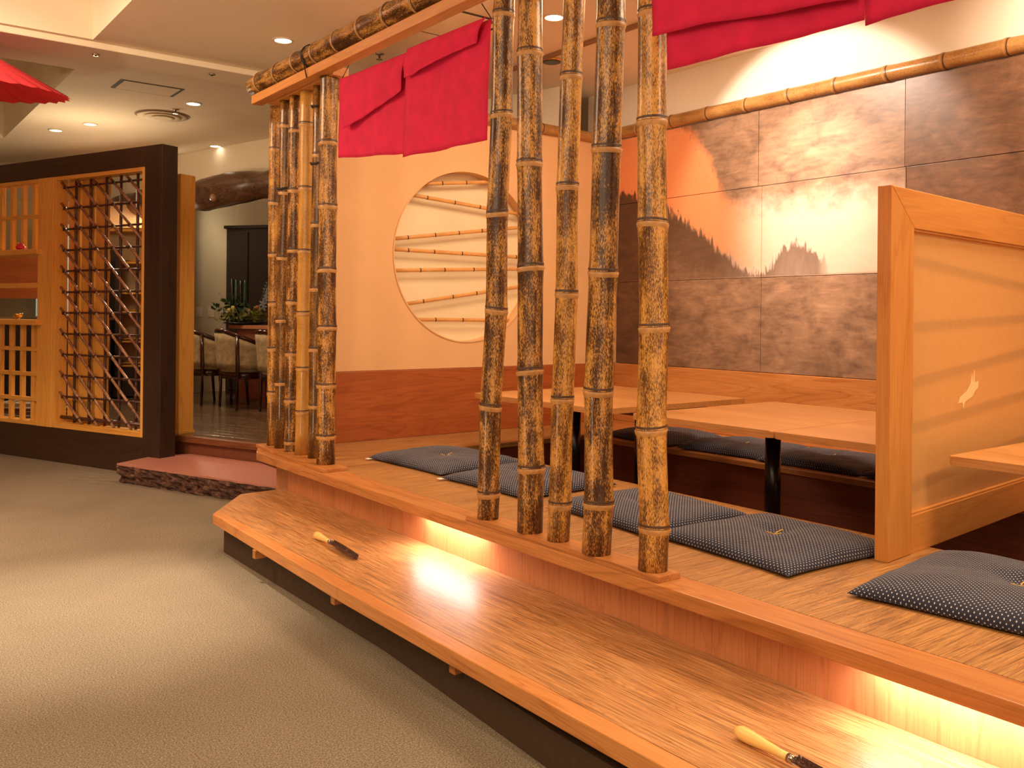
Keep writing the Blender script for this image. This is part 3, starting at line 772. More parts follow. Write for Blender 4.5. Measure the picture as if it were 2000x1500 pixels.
# ================================================================= CUSHIONS
def cushion_mesh(wd, ln, t, seed):
    rnd = random.Random(seed); n = 34
    bm = bm_new(); uv = bm.loops.layers.uv.new('UVMap')
    def P(u, v, top):
        x = wd / 2 * u * (1 - .055 * (1 - v ** 4) * (1 if abs(u) > .0 else 0) * abs(u)); y = ln / 2 * v * (1 - .055 * (1 - u ** 4) * abs(v))
        pf = max(0, (1 - abs(u) ** 3.2) * (1 - abs(v) ** 3.6)) ** .42
        dm = math.exp(-(x * x + y * y) / (.055 ** 2)) * .45
        w_ = noise.noise(Vector((x * 5 + seed * 3.1, y * 5, seed))) * .012 + noise.noise(Vector((x * 14 + seed, y * 14, 4))) * .004
        h_ = t * pf * (1 - dm) + w_ * pf
        if top: return Vector((x, y, .010 + max(0, h_)))
        return Vector((x, y, .010 - .008 * min(1, pf * 1.6)))
    grids = []
    for top in (True, False):
        g = [[bm.verts.new(P(-1 + 2 * i / n, -1 + 2 * j / n, top)) for j in range(n + 1)] for i in range(n + 1)]
        grids.append(g)
        for i in range(n):
            for j in range(n):
                vs_ = (g[i][j], g[i + 1][j], g[i + 1][j + 1], g[i][j + 1])
                f = bm.faces.new(vs_ if top else vs_[::-1]); f.smooth = True
                for l in f.loops: l[uv].uv = (l.vert.co.x, l.vert.co.y)
    bmesh.ops.remove_doubles(bm, verts=bm.verts, dist=.0004)
    return bm
def cushion(label, x, y, rz, wd=.55, ln=.62, t=.05, seed=1, tagc=None, group=None, thread=True):
    c = thing('floor_cushion', label, 'cushion', (x, y, ZP), R(rz), group)
    o = obj('cover', cushion_mesh(wd, ln, t, seed), CUSH, c, fix=False)
    ss = o.modifiers.new('s', 'SUBSURF'); ss.levels = 1; ss.render_levels = 1
    if thread:
        bm = bm_new(); zc = .010 + t * .56
        tube(bm, [(-.035, -.012, zc + .012), (-.012, .002, zc + .004), (0, 0, zc - .001), (.014, .004, zc + .004), (.038, -.004, zc + .013)], .0022, 6)
        tube(bm, [(-.016, .022, zc + .008), (0, 0, zc), (.010, -.024, zc + .008)], .0018, 6)
        obj('centre_thread', bm, GOLDT, c, label='yellow centre tuft thread')
    if tagc:
        bm = bm_new(); box(bm, tagc[0] - .022, tagc[0] + .004, tagc[1] - .014, tagc[1] + .014, .009, .012, .0008); obj('care_tag', bm, WHITE, c)
    return c
cushion('navy dotted floor cushion nearest the partition wall, with a white tag at its corner', 2.69, 4.10, 3, .58, .70, .05, 1, (-.29, .31))
cushion('navy dotted floor cushion behind the far bamboo poles, overlapping the tagged one', 2.68, 3.37, 2, .58, .66, .052, 2, (-.29, .30))
cushion('navy dotted floor cushion seen between the two nearest bamboo poles', 2.66, 2.56, -4, .58, .64, .055, 3)
cushion('navy dotted floor cushion fully in view between the nearest pole and the divider', 2.66, 1.945, -4, .60, .62, .055, 4)
cushion('largest navy dotted floor cushion, in the near booth right of the divider', 2.70, 1.14, 6, .66, .74, .065, 5)
for i, (yy, lab) in enumerate(((4.10, 'navy dotted cushion on the far bench, leftmost of the four'), (3.45, 'navy dotted cushion on the far bench, second from the left, under the table corner'),
                               (2.86, 'navy dotted cushion on the far bench just right of the black pedestal'), (2.22, 'navy dotted cushion on the far bench, rightmost, half hidden by the divider'))):
    cushion(lab, 4.42, yy, (-3, 4, 2, -3)[i], .56, .63, .055, 20 + i, group='cushions on the far bench')

# ================================================================= NOREN
def cloth(bm, tl, tr, br, bl, x, wave=.012, seed=0, nu=26, nv=18, bulge=0):
    g = []
    for j in range(nv + 1):
        row = []
        for i in range(nu + 1):
            u, v = i / nu, j / nv
            yy = (tl[0] * (1 - u) + tr[0] * u) * (1 - v) + (bl[0] * (1 - u) + br[0] * u) * v
            z_ = (tl[1] * (1 - u) + tr[1] * u) * (1 - v) + (bl[1] * (1 - u) + br[1] * u) * v
            n_ = noise.noise(Vector((yy * 5 + seed, z_ * 1.2, seed * 1.7))) + .35 * noise.noise(Vector((yy * 13, z_ * 4, seed)))
            z_ += noise.noise(Vector((yy * 4, seed, 2))) * .006 * v
            row.append(bm.verts.new((x + n_ * wave * (.25 + v) - bulge * math.sin(math.pi * min(1, v * 1.1)), yy, z_)))
        g.append(row)
    for j in range(nv):
        for i in range(nu):
            f = bm.faces.new((g[j][i], g[j][i + 1], g[j + 1][i + 1], g[j + 1][i])); f.smooth = True
    return g
def cloth_obj(name, args, parent, label=None, thick=.0022, **kw):
    bm = bm_new(); cloth(bm, *args, **kw)
    o = obj(name, bm, RED, parent, world=True, label=label, fix=False)
    s = o.modifiers.new('thick', 'SOLIDIFY'); s.thickness = thick; s.offset = 0
    return o
nor = thing('split_curtain', 'red split door curtain hanging between the packed poles and the five poles', 'curtain', (2.07, 3.5, 1.93))
cloth_obj('curtain_panel', ((4.19, 2.39), (3.49, 2.378), (3.51, 1.935), (4.185, 2.00), 2.085), nor, seed=1, wave=.016)
cloth_obj('curtain_panel', ((3.50, 2.383), (2.855, 2.368), (2.868, 1.893), (3.525, 1.915), 2.068), nor, seed=2, wave=.016)
cloth_obj('curtain_flap', ((4.155, 2.395), (3.485, 2.38), (3.535, 2.215), (4.09, 2.135), 2.062), nor, 'folded upper flap of the left half', seed=3, bulge=.012, wave=.013)
cloth_obj('curtain_flap', ((3.455, 2.385), (2.862, 2.372), (2.93, 2.29), (3.485, 2.262), 2.045), nor, 'folded upper flap of the right half', seed=4, bulge=.012, wave=.013)
bm = bm_new(); tube(bm, [(2.078, 4.235, 2.372), (2.078, 2.85, 2.362)], .009, 10); obj('curtain_rod', bm, RAILM, nor, world=True)
for a, b_ in (((2.078, 4.20, 2.375), (2.066, 4.06, 2.45)), ((2.078, 2.86, 2.365), (2.066, 2.92, 2.445))):
    bm = bm_new(); tube(bm, [a, b_], .0022, 6); obj('cord', bm, CORD, nor, world=True)
nor = thing('split_curtain', 'red split door curtain hanging over the near booth at the top right', 'curtain', (1.97, 1.2, 1.93))
cloth_obj('curtain_panel', ((1.85, 2.36), (1.185, 2.36), (1.20, 1.918), (1.838, 1.935), 1.972), nor, seed=5, wave=.016)
cloth_obj('curtain_panel', ((1.20, 2.36), (.48, 2.36), (.49, 1.90), (1.197, 1.905), 1.962), nor, seed=6, wave=.016)
cloth_obj('curtain_flap', ((1.865, 2.37), (1.19, 2.37), (1.21, 1.968), (1.885, 2.045), 1.952), nor, 'folded upper flap nearest the pole', seed=7, bulge=.010, wave=.013)
cloth_obj('curtain_flap', ((1.18, 2.37), (.49, 2.37), (.52, 2.00), (1.18, 2.02), 1.950), nor, seed=8, bulge=.010, wave=.013)
bm = bm_new(); tube(bm, [(1.975, 1.90, 2.352), (1.975, .42, 2.352)], .009, 10); obj('curtain_rod', bm, RAILM, nor, world=True)
for yy in (1.82, .55):
    bm = bm_new(); tube(bm, [(1.975, yy, 2.355), (2.01, yy, 2.45)], .0022, 6); obj('cord', bm, CORD, nor, world=True)

# ================================================================= STONE STEP
stone = thing('stone_step', 'split-faced red granite slab step with polished top below the raised hall', 'step', tuple(SM(.8, -.1)))
def stone_mesh():
    top = bm_new(); side = bm_new()
    A, B_ = Vector((1.637, 6.719)), Vector((2.258, 5.149))
    rim = []
    n = 60
    nrm = (B_ - A).normalized(); out = Vector((nrm.y, -nrm.x))
    if out.x > 0: out = -out
    for k in range(n + 1):
        p = A + (B_ - A) * (k / n)
        rim.append(p + out * (noise.noise(Vector((k * .31, 2, 1))) * .012 + noise.noise(Vector((k * .9, 5, 1))) * .006))
    poly = rim + [Vector((2.12, 4.84)), Vector((2.40, 4.86)), Vector((2.47, 5.7)), Vector((2.47, 6.19)), Vector((2.20, 6.87)), Vector((1.96, 6.93))]
    vs_ = [top.verts.new((p.x, p.y, .137)) for p in poly]; top.faces.new(vs_)
    lo = [top.verts.new((p.x, p.y, .125)) for p in poly]
    for i in range(len(poly)):
        j = (i + 1) % len(poly); top.faces.new((vs_[i], vs_[j], lo[j], lo[i]))
    rows = []
    m = 9
    full = [Vector((1.80, 6.80))] + rim + [Vector((2.13, 4.84))]
    for j in range(m + 1):
        z = .1265 * (1 - j / m); row = []
        for i, p in enumerate(full):
            d = noise.noise(Vector((i * .28, j * .55, 3))) * .035 + noise.noise(Vector((i * .8, j * 1.1, 9))) * .015 - .004 * (j > 0) - .02 * (j / m)
            if i in (0, len(full) - 1): d = 0
            if j == 0: d = 0
            q = p + out * d; row.append(side.verts.new((q.x, q.y, z)))
        rows.append(row)
    for j in range(m):
        for i in range(len(full) - 1): side.faces.new((rows[j][i], rows[j][i + 1], rows[j + 1][i + 1], rows[j + 1][i]))
    return top, side
tp, sd = stone_mesh()
obj('polished_top', tp, GRAN, stone, world=True, label='polished pinkish red top')
obj('split_face', sd, SPLIT, stone, world=True, label='rough dark broken front face')

# ================================================================= LATTICE SCREEN
scr = thing('partition_screen', 'tall dark-framed screen with bamboo lattice and wooden grille beside the stone step', 'screen', tuple(C0), SANG)
def sobj(name, boxes, m, label=None, bev=.003):
    bm = bm_new()
    for b_ in boxes: box(bm, *b_, bev)
    return obj(name, bm, m, scr, label=label)
TH = .14
sobj('frame_post', [(-.19, 0, 0, TH, 0, 2.44)], BLACKZ, 'broad dark post at the right end')
sobj('frame_head', [(-3.4, -.19, 0, TH, 2.285, 2.44)], BLACKW)
sobj('frame_sill', [(-3.4, -.19, 0, TH, 0, .275)], BLACKW)
sobj('frame_post', [(-3.4, -3.2, 0, TH, .275, 2.285)], BLACKZ)
# orange inner frames
sobj('lattice_frame', [(-.212, -.19, -.006, .1, .275, 2.285)], SCR_W)
sobj('lattice_frame', [(-1.29, -1.262, -.006, .1, .275, 2.285)], SCR_W)
sobj('lattice_frame', [(-1.262, -.212, -.006, .1, 2.255, 2.285)], SCR_WX)
sobj('lattice_frame', [(-1.262, -.212, -.006, .1, .275, .318)], SCR_WX)
sobj('grille_stile', [(-1.49, -1.292, -.012, .12, .275, 2.285)], SCR_W, 'broad orange wooden stile')
sobj('grille_frame', [(-3.2, -1.49, -.004, .1, 2.255, 2.285)], SCR_WX)
sobj('grille_frame', [(-3.2, -1.49, -.004, .1, .275, .305)], SCR_WX)
for x in (-1.59, -1.744, -1.90, -2.055, -2.21, -2.365, -2.52, -2.675, -2.83, -2.985):
    sobj('grille_bar', [(x - .019, x + .019, .012, .045, 1.72, 2.255)], SCR_W)
    sobj('grille_bar', [(x - .019, x + .019, .012, .045, .305, 1.10)], SCR_W)
for z in (1.985,): sobj('grille_crossbar', [(-3.2, -1.49, .004, .040, z - .014, z + .014)], SCR_WX)
for z in (.895, .69, .485): sobj('grille_crossbar', [(-3.2, -1.49, .004, .040, z - .016, z + .016)], SCR_WX)
for z in (1.69, 1.115): sobj('shelf', [(-3.2, -1.43, -.06, .18, z - .022, z + .022)], SCR_WX, bev=.006)
sobj('mid_rail', [(-3.2, -1.49, .02, .06, 1.40, 1.44)], SCR_WX)
# bamboo lattice
def stick(p, q, r, m, name='lattice_bamboo', seed=0):
    P, Q = Vector(p), Vector(q); L = (Q - P).length
    rnd = random.Random(seed)
    bm = bm_new(); zsl = [0]; k = rnd.uniform(.05, .2)
    rr = [r]
    while k < L - .03:
        zsl += [k - .006, k, k + .006]; rr += [r, r * 1.35, r]; k += rnd.uniform(.16, .24)
    zsl.append(L); rr.append(r)
    tube(bm, [(noise.noise(Vector((z * 2, seed, 0))) * .004, noise.noise(Vector((z * 2, seed, 5))) * .004, z) for z in zsl], rr, 8)
    o = obj(name, bm, m, scr)
    q_ = (Q - P).to_track_quat('Z', 'Y'); o.matrix_basis = Matrix.Translation(P) @ q_.to_matrix().to_4x4()
    return o
for i, x in enumerate((-1.10, -.913, -.72, -.545, -.347)): stick((x, .062, .318), (x, .062, 2.255), .011, LATD, seed=i)
for i in range(12):
    z = .357 + .1675 * i; stick((-1.24, .045, z), (-.213, .045, z + .004), .0085 if i else .016, LATD, seed=20 + i)
starts = [(-1.222, .551 + .1682 * k) for k in range(11)] + [(-1.222 + .2 * k, 2.233) for k in range(1, 6)]
for i, (x, z) in enumerate(starts):
    sl = .842
    L = min((-.216 - x), (z - .322) / sl)
    if L > .04: stick((x - .012, .024, z + .010), (x + L, .024, z - L * sl), .0105, LATM, seed=50 + i)
bm = bm_new()
for i in range(12):
    for k in range(16):
        z = .357 + .1675 * i
        for (x0, z0) in starts:
            x = x0 + (z0 - z) / .842
            pass
for (x0, z0) in starts:
    for i in range(12):
        z = .357 + .1675 * i; x = x0 + (z0 - z) / .842
        if x0 - .001 <= x <= -.23:
            tube(bm, [(x - .012, .018, z - .013), (x + .002, .012, z), (x + .012, .018, z + .013)], .0042, 5)
            tube(bm, [(x - .012, .018, z + .010), (x, .013, z), (x + .012, .018, z - .010)], .0042, 5)
o = obj('cord_knots', bm, CORD, scr); o['kind'] = 'stuff'; o['label'] = 'black cord knots at the lattice crossings'
# wood boards behind the left half of the lattice, edges waved to imitate shadows
xx = -1.26
for wd in (.17, .18, .17):
    bm = bm_new(); n = 40; L_ = []
    for s_ in (0, 1):
        for k in range(n + 1):
            z = .28 + (2.0) * k / n
            x = xx + .004 if s_ == 0 else xx + wd - .012 - .014 * abs(math.sin(z * 5.2 + xx * 9))
            L_.append((x, z))
    pts = L_[:n + 1] + L_[n + 1:][::-1]
    lo = [bm.verts.new((x, .105, z)) for x, z in pts]; hi = [bm.verts.new((x, .125, z)) for x, z in pts]; m_ = len(pts)
    bm.faces.new(lo); bm.faces.new(hi[::-1])
    for i in range(m_): bm.faces.new((lo[i], lo[(i + 1) % m_], hi[(i + 1) % m_], hi[i]))
    obj('backing_board', bm, SCR_W, scr, label='orange board behind the lattice, its wavy edge shaped to imitate shadows')
    xx += wd
# ornaments on the shelves
def ornament(name, label, cat, x, y, z, prof, m, extra=None):
    p = SM(x, y, z); t = thing(name, label, cat, tuple(p))
    bm = bm_new(); lathe(bm, prof, 18); obj('body', bm, m, t)
    if extra: extra(t)
    return t
REDL = plain('red_lacquer', (.55, .02, .03), .15, 0, .2, 60)
def ears(t):
    bm = bm_new()
    for s_ in (-1, 1): tube(bm, [(s_ * .012, 0, .045), (s_ * .018, 0, .058), (s_ * .02, 0, .064)], [.009, .007, .002], 8)
    obj('gold_topknot', bm, GOLDM, t, label='gold ornament on top')
ornament('figurine', 'small red and gold figurine on the upper shelf of the screen', 'ornament', -1.73, -.01, 1.7125, [(.018, 0), (.034, .008), (.038, .022), (.03, .038), (.022, .05), (.010, .058)], REDL, ears)
def foot(t):
    bm = bm_new(); lathe(bm, [(.02, 0), (.012, .006), (.010, .012)], 16); obj('foot', bm, GOLDM, t)
ornament('gold_cup', 'small gilded cup on the lower shelf of the screen', 'cup', -1.76, -.01, 1.1375, [(.010, .010), (.026, .018), (.038, .036), (.04, .05), (.034, .05), (.02, .03)], GOLDM, foot)

# orange cabinet end beyond the screen
cab = thing('side_cabinet', 'tall orange wooden cabinet end standing just behind the dark post', 'cabinet', tuple(SM(-.16, .3, .27)), SANG)
bm = bm_new(); box(bm, -.20, 0, 0, .14, .006, 2.005, .003); obj('side_panel', bm, SCR_W, cab)
bm = bm_new(); box(bm, -.20, .008, -.004, .146, 0, .02, .002); obj('plinth', bm, SCR_WX, cab)

# ================================================================= BEHIND THE SCREEN
def ID(px_x, depth, z):   # point in the image-parallel frame of the far room: lateral metres, depth metres
    v = IX * px_x + IY * depth
    return Vector((v.x, v.y, z))
ANG_I = math.atan2(IX.y, IX.x)
back = thing('back_bar_shelves', 'wall of wooden bar shelves with gilt edges seen through the lattice', 'shelving', tuple(ID(-4.35, 10.0, .27)), ANG_I)
def bobj(name, b_, m, label=None): bm = bm_new(); box(bm, *b_, .002); return obj(name, bm, m, back, label=label)
bobj('back_panel', (-2.2, .64, .25, .28, 0, 2.2), plain('bar_back_panel', (.42, .30, .17), .8, 0, .08, 3))
for z in (.35, .62, .95, 1.16, 1.50, 1.86):
    bobj('shelf', (-.30, .62, 0, .25, z - .02, z + .02), SCR_WX)
    bobj('gilt_edge', (-.30, .62, -.006, 0, z + .004, z + .018), GOLDM)
for x in (-.31, .62): bobj('upright', (x - .02, x + .02, 0, .25, 0, 2.05), SCR_W)
bobj('cabinet_front', (-.30, .62, .0, .03, 0, .33), DOORW)
# dark cabinets and panels behind the wooden grille
dk = thing('dark_cabinet', 'black low cabinet behind the lower wooden grille', 'cabinet', tuple(ID(-4.9, 9.2, 0)), ANG_I)
bm = bm_new(); box(bm, -1.2, .62, 0, .4, .33, 1.12, .004); obj('body', bm, DOORW, dk)
bm = bm_new(); box(bm, -1.22, .64, -.02, .42, 1.12, 1.15, .004); obj('top', bm, CHROME, dk)
bm = bm_new(); box(bm, -1.2, .62, 0.02, .4, 0, .33, .004); obj('base', bm, DOORW, dk)
dp = thing('hanging_wood_panel', 'plain brown wooden panel behind the middle opening of the screen', 'panel', tuple(ID(-5.6, 9.4, 1.30)), ANG_I)
bm = bm_new(); box(bm, -.6, .73, 0, .03, .04, .50, .003); obj('board', bm, WAIN_W, dp)
bm = bm_new()
for x in (-.5, .6): box(bm, x, x + .02, .01, .02, .50, .72)
obj('hanger', bm, BLK, dp)
pb = thing('pale_sliding_door', 'pale blue-green lit door panel glimpsed through the grille', 'door', tuple(ID(-4.95, 9.9, .27)), ANG_I)
bm = bm_new(); box(bm, -.30, .11, 0, .03, 0, 1.9, .004); obj('panel', bm, PALEB, pb)
bm = bm_new(); box(bm, .11, .17, -.01, .04, 0, 1.92, .004); obj('jamb', bm, FRAME_W, pb)
bm = bm_new(); box(bm, -.30, .11, -.004, 0, .86, .885, .001); obj('bar', bm, CHROME, pb)
dk2 = thing('black_panel', 'tall black panel next to the pale door behind the screen', 'panel', tuple(ID(-4.73, 9.85, .27)), ANG_I)
bm = bm_new(); box(bm, -.04, .42, 0, .05, 0, 1.62, .004); obj('board', bm, DOORW, dk2)
bm = bm_new(); box(bm, .0, .38, -.004, 0, .2, 1.5, .002); obj('inset', bm, BLK, dk2)
# flat stacked trays on the floor behind the grille
TR = [plain('tray_grey', (.35, .28, .22), .5), plain('tray_brown', (.16, .08, .05), .5), plain('tray_pale', (.55, .47, .36), .5)]
def tray(x, y, z, k, label):
    t = thing('serving_tray', label, 'tray', tuple(SM(x, y, z)), SANG + .1 * k, 'trays stacked behind the lower grille')
    bm = bm_new(); prism(bm, round_rect(-.2, .2, -.12, .12, (.03,) * 4, 4), 0, .012); obj('tray_base', bm, TR[k % 3], t)
    bm = bm_new()
    pts = round_rect(-.205, .205, -.125, .125, (.035,) * 4, 4); tube(bm, [(x_, y_, .02) for x_, y_ in pts + pts[:1]], .012, 6); obj('rim', bm, TR[(k + 1) % 3], t)
    return t
TP = 'flat serving tray in the stack behind the lower grille, '
lv = ('lowest', 'second from the bottom', 'middle', 'second from the top', 'topmost')
for s_, (xs_, side) in enumerate(((-1.72, 'right stack, '), (-2.24, 'left stack, '))):
    for k in range(5):
        tray(xs_ + .01 * k, .36, .2355 + .035 * k, k + s_, TP + side + lv[k])

# ================================================================= COUNTER ROOM
def log():
    t = thing('log_beam', 'rough dark polished log spanning above the counter', 'log beam', (3.3, 9.45, 2.47))
    bm = bm_new(); P = []; rr = []
    for k in range(60):
        s = -3.6 + k * .12
        p = Vector((3.25, 9.62, 2.475)) + HD * s + HN * (-.05)
        p.z += .008 * math.sin(s * 1.7) + .018 * s; P.append(p)
        rr.append(.155 + .018 * math.sin(s * 4.3) + .02 * math.exp(-((s + .05) / .12) ** 2) + .010 * math.sin(s * 11))
    rings = tube(bm, P, rr, 22)
    for v in bm.verts: v.co += Vector((noise.noise(v.co * 3), noise.noise(v.co * 3 + Vector((5, 0, 0))), noise.noise(v.co * 3 + Vector((0, 7, 0))))) * .03
    obj('trunk', bm, LOG_M, t, world=True)
    bm = bm_new(); c = P[33] + HN * -.13 + Vector((0, 0, -.09))
    tube(bm, [c + HN * .02, c - HN * .03, c - HN * .045], [.05, .035, .012], 12); obj('knot_stub', bm, plain('pale_knot', (.30, .18, .11), .35), t, world=True)
log()
HA = math.atan2(HD.y, HD.x)
cnt = thing('bar_counter', 'long wooden bar counter behind the barrel chairs', 'counter', (3.72, 8.80, .27), HA)
bm = bm_new(); box(bm, -.85, 2.4, -.02, .52, .77, .81, .005); obj('counter_top', bm, COUNTW, cnt)
bm = bm_new(); box(bm, -.80, 2.4, .06, .10, 0, .77); obj('front_panel', bm, plain('counter_front', (.42, .16, .10), .5, 0, .1, 10), cnt)
bm = bm_new(); box(bm, -.80, 2.4, .050, .0595, 0, .45); obj('kick_panel', bm, PITW, cnt)
bm = bm_new(); box(bm, .95, 1.25, .10, .40, .81, .90, .004); obj('end_box', bm, HEAD_W, cnt)

def barrel_chair(label, c, ang):
    t = thing('barrel_chair', label, 'chair', (c[0], c[1], .27), ang, 'barrel chairs at the counter')
    # local +y faces the counter; back on -y
    def arc(a, rx, ry): return Vector((rx * 1.18 * math.sin(a), -ry * 1.18 * math.cos(a), 0))
    A0 = R(112)
    # upholstered shell: three panels
    def shell(a0, a1, n=12):
        bm = bm_new(); g = []
        for k in range(n + 1):
            a = a0 + (a1 - a0) * k / n
            top = .74 - .16 * max(0, (abs(a) - .35) / (A0 - .35)) ** 1.2
            bot = .40 + .0 * abs(a)
            col = []
            for j in range(7):
                z = bot + (top - bot) * j / 6; fl = 1 + .10 * (z - .40) / .34
                col.append((bm.verts.new(arc(a, .235 * fl, .225 * fl) + Vector((0, 0, z))), bm.verts.new(arc(a, .20 * fl, .19 * fl) + Vector((0, 0, z)))))
            g.append(col)
        for k in range(n):
            for j in range(6):
                for s_ in (0, 1):
                    f = bm.faces.new((g[k][j][s_], g[k + 1][j][s_], g[k + 1][j + 1][s_], g[k][j + 1][s_])); f.smooth = True
            bm.faces.new((g[k][0][0], g[k + 1][0][0], g[k + 1][0][1], g[k][0][1])); bm.faces.new((g[k][6][0], g[k + 1][6][0], g[k + 1][6][1], g[k][6][1]))
        for k in (0, n):
            for j in range(6): bm.faces.new((g[k][j][0], g[k][j + 1][0], g[k][j + 1][1], g[k][j][1]))
        return bm
    obj('backrest', shell(R(-50), R(50)), UPH, t); obj('side_panel', shell(R(54), A0), UPH, t); obj('side_panel', shell(-A0, R(-54)), UPH, t)
    bm = bm_new(); P = []
    for k in range(33):
        a = -A0 + 2 * A0 * k / 32; top = .765 - .16 * max(0, (abs(a) - .35) / (A0 - .35)) ** 1.2
        P.append(arc(a, .24, .23) + Vector((0, 0, top)))
    tube(bm, P, .021, 10); obj('top_rail', bm, CHAIRW, t)
    for a in (R(-52), R(52)):
        bm = bm_new(); p0 = arc(a, .262, .252)
        tube(bm, [arc(a, .235, .235) + Vector((0, 0, .0)), arc(a, .232, .225) + Vector((0, 0, .2)), arc(a, .24, .23) + Vector((0, 0, .40)), arc(a, .256, .246) + Vector((0, 0, .72))], [.013, .016, .02, .018], 8)
        obj('leg', bm, CHAIRW, t)
    for a in (-A0, A0):
        bm = bm_new(); tube(bm, [arc(a, .215, .30) + Vector((0, 0, 0)), arc(a, .235, .26) + Vector((0, 0, .3)), arc(a, .24, .23) + Vector((0, 0, .60))], [.013, .017, .018], 8); obj('leg', bm, CHAIRW, t)
    bm = bm_new(); lathe(bm, [(.22, .36), (.235, .38), (.23, .44), (.19, .46)], 24); obj('seat', bm, UPH, t)
    bm = bm_new(); lathe(bm, [(.235, .30), (.24, .36), (.22, .365)], 24); obj('seat_frame', bm, CHAIRW, t)
    return t
CF = math.atan2(HN.y, HN.x) - math.pi / 2 - R(14)
barrel_chair('barrel chair fully seen in the doorway, beige padded back in dark wood', (3.30, 8.66), CF)
barrel_chair('barrel chair half hidden behind the orange cabinet end', (3.165, 9.27), CF)
barrel_chair('barrel chair mostly hidden behind the packed bamboo poles', (3.47, 8.04), CF)

# flower arrangement on the counter
fa = thing('flower_arrangement', 'low flower arrangement with dark stalks and blue-grey orchids on the counter', 'flowers', (3.625, 9.56, 1.0805))
rnd = random.Random(3)
bm = bm_new(); lathe(bm, [(.12, 0), (.23, .02), (.21, .03), (.1, .02)], 24); obj('dish', bm, BLK, fa)
def leafs(n, cen, spread, size, seed):
    r_ = random.Random(seed); bm = bm_new()
    for _ in range(n):
        p = Vector((cen[0] + r_.gauss(0, spread[0]), cen[1] + r_.gauss(0, spread[1]), max(.02, cen[2] + r_.gauss(0, spread[2]))))
        d = Vector((r_.uniform(-1, 1), r_.uniform(-1, 1), r_.uniform(-.2, 1))).normalized(); s_ = d.cross(Vector((r_.random(), r_.random(), .3))).normalized()
        L = size * r_.uniform(.6, 1.3); q = p + d * L; m_ = p + d * L * .5
        vs_ = [bm.verts.new(x) for x in (p, m_ + s_ * L * .22, q, m_ - s_ * L * .22)]; bm.faces.new(vs_)
    return bm
G1 = plain('dark_leaf', (.02, .06, .018), .5, 0, .4, 30); G2 = plain('olive_leaf', (.20, .20, .05), .5, 0, .4, 30); G3 = plain('lime_leaf', (.28, .42, .03), .5)
for nm, args, m_ in (('foliage', (160, (-.10, .06, .15), (.07, .07, .07), .07, 1), G1), ('foliage', (260, (.03, 0, .09), (.13, .08, .04), .06, 2), G2), ('foliage', (40, (.12, -.06, .12), (.04, .03, .03), .045, 3), G3)):
    o = obj(nm, leafs(*args), m_, fa, fix=False); o['kind'] = 'stuff'
for i, (x, y_, h_) in enumerate(((-.10, .08, .50), (-.075, .04, .49), (-.03, .03, .48), (.0, .0, .49))):
    bm = bm_new(); tube(bm, [(x, y_, .02), (x + .005 * i, y_, h_)], .016, 8); obj('stalk', bm, G1 if i % 2 else BLK, fa)
for i in range(9):
    bm = bm_new(); bmesh.ops.create_icosphere(bm, subdivisions=2, radius=.020 + .006 * rnd.random())
    for v in bm.verts: v.co *= 1 + .18 * math.sin(v.co.x * 300) * math.sin(v.co.y * 260)
    o = obj('blossom', bm, (WHITE, plain('yellow_bloom', (.65, .6, .2), .7))[i % 2] if i < 7 else plain('orange_bloom', (.5, .15, .05), .7), fa)
    o.location = (rnd.uniform(-.2, .2), rnd.uniform(-.14, .02), rnd.uniform(.1, .2))
BL = plain('orchid_blue', (.28, .33, .36), .6, 0, .2, 30)
for i in range(8):
    bm = bm_new()
    for k in range(5):
        a = k * 2 * math.pi / 5; vs_ = [bm.verts.new(p) for p in ((0, 0, 0), (.03 * math.cos(a - .4), .006, .03 * math.sin(a - .4)), (.05 * math.cos(a), .0, .05 * math.sin(a)), (.03 * math.cos(a + .4), .006, .03 * math.sin(a + .4)))]; bm.faces.new(vs_)
    o = obj('orchid_bloom', bm, BL, fa, fix=False); p = Vector((.14 + .03 * rnd.random() + .01 * i, -.13, .20 + .035 * i)); o.location = p; o.rotation_euler = (0, 0, R(-40) + rnd.uniform(-.4, .4))
bm = bm_new(); tube(bm, [(.08, -.02, .02), (.13, -.08, .2), (.17, -.12, .35), (.23, -.13, .5)], .006, 6); obj('orchid_stem', bm, G1, fa)

# dark cabinet at the back of the counter room
dc = thing('dark_wardrobe', 'tall black-brown cabinet in the corner behind the flowers', 'cabinet', (3.93, 10.53, .27), math.atan2(AX.y, AX.x))
bm = bm_new(); box(bm, .02, 1.2, -.30, -.005, 0, 1.92, .004); obj('body', bm, DOORW, dc)
for x in (.05, .33, .61, .89):
    bm = bm_new(); box(bm, x, x + .26, -.315, -.30, .05, 1.88, .003); obj('door', bm, DOORW, dc)
bm = bm_new(); box(bm, .0, 1.22, -.33, .0, 1.92, 1.955, .004); obj('cornice', bm, DOORW, dc)
# wall plates
for i, (x, lab) in enumerate(((-.42, 'cream double switch plate on the counter-room wall, left one'), (-.28, 'cream switch plate on the counter-room wall beside the flowers'))):
    p = Vector((3.906, 10.608, 1.22)) + IX * x
    t = thing('switch_plate', lab, 'switch', tuple(p), ANG_I)
    bm = bm_new(); box(bm, -.04, .04, -.01, -.0005, -.06, .06, .002); obj('plate', bm, TRIMW, t)
    for z in (-.03, .01):
        bm = bm_new(); box(bm, -.018, .018, -.014, -.01, z, z + .022, .001); obj('rocker', bm, WHITE, t)

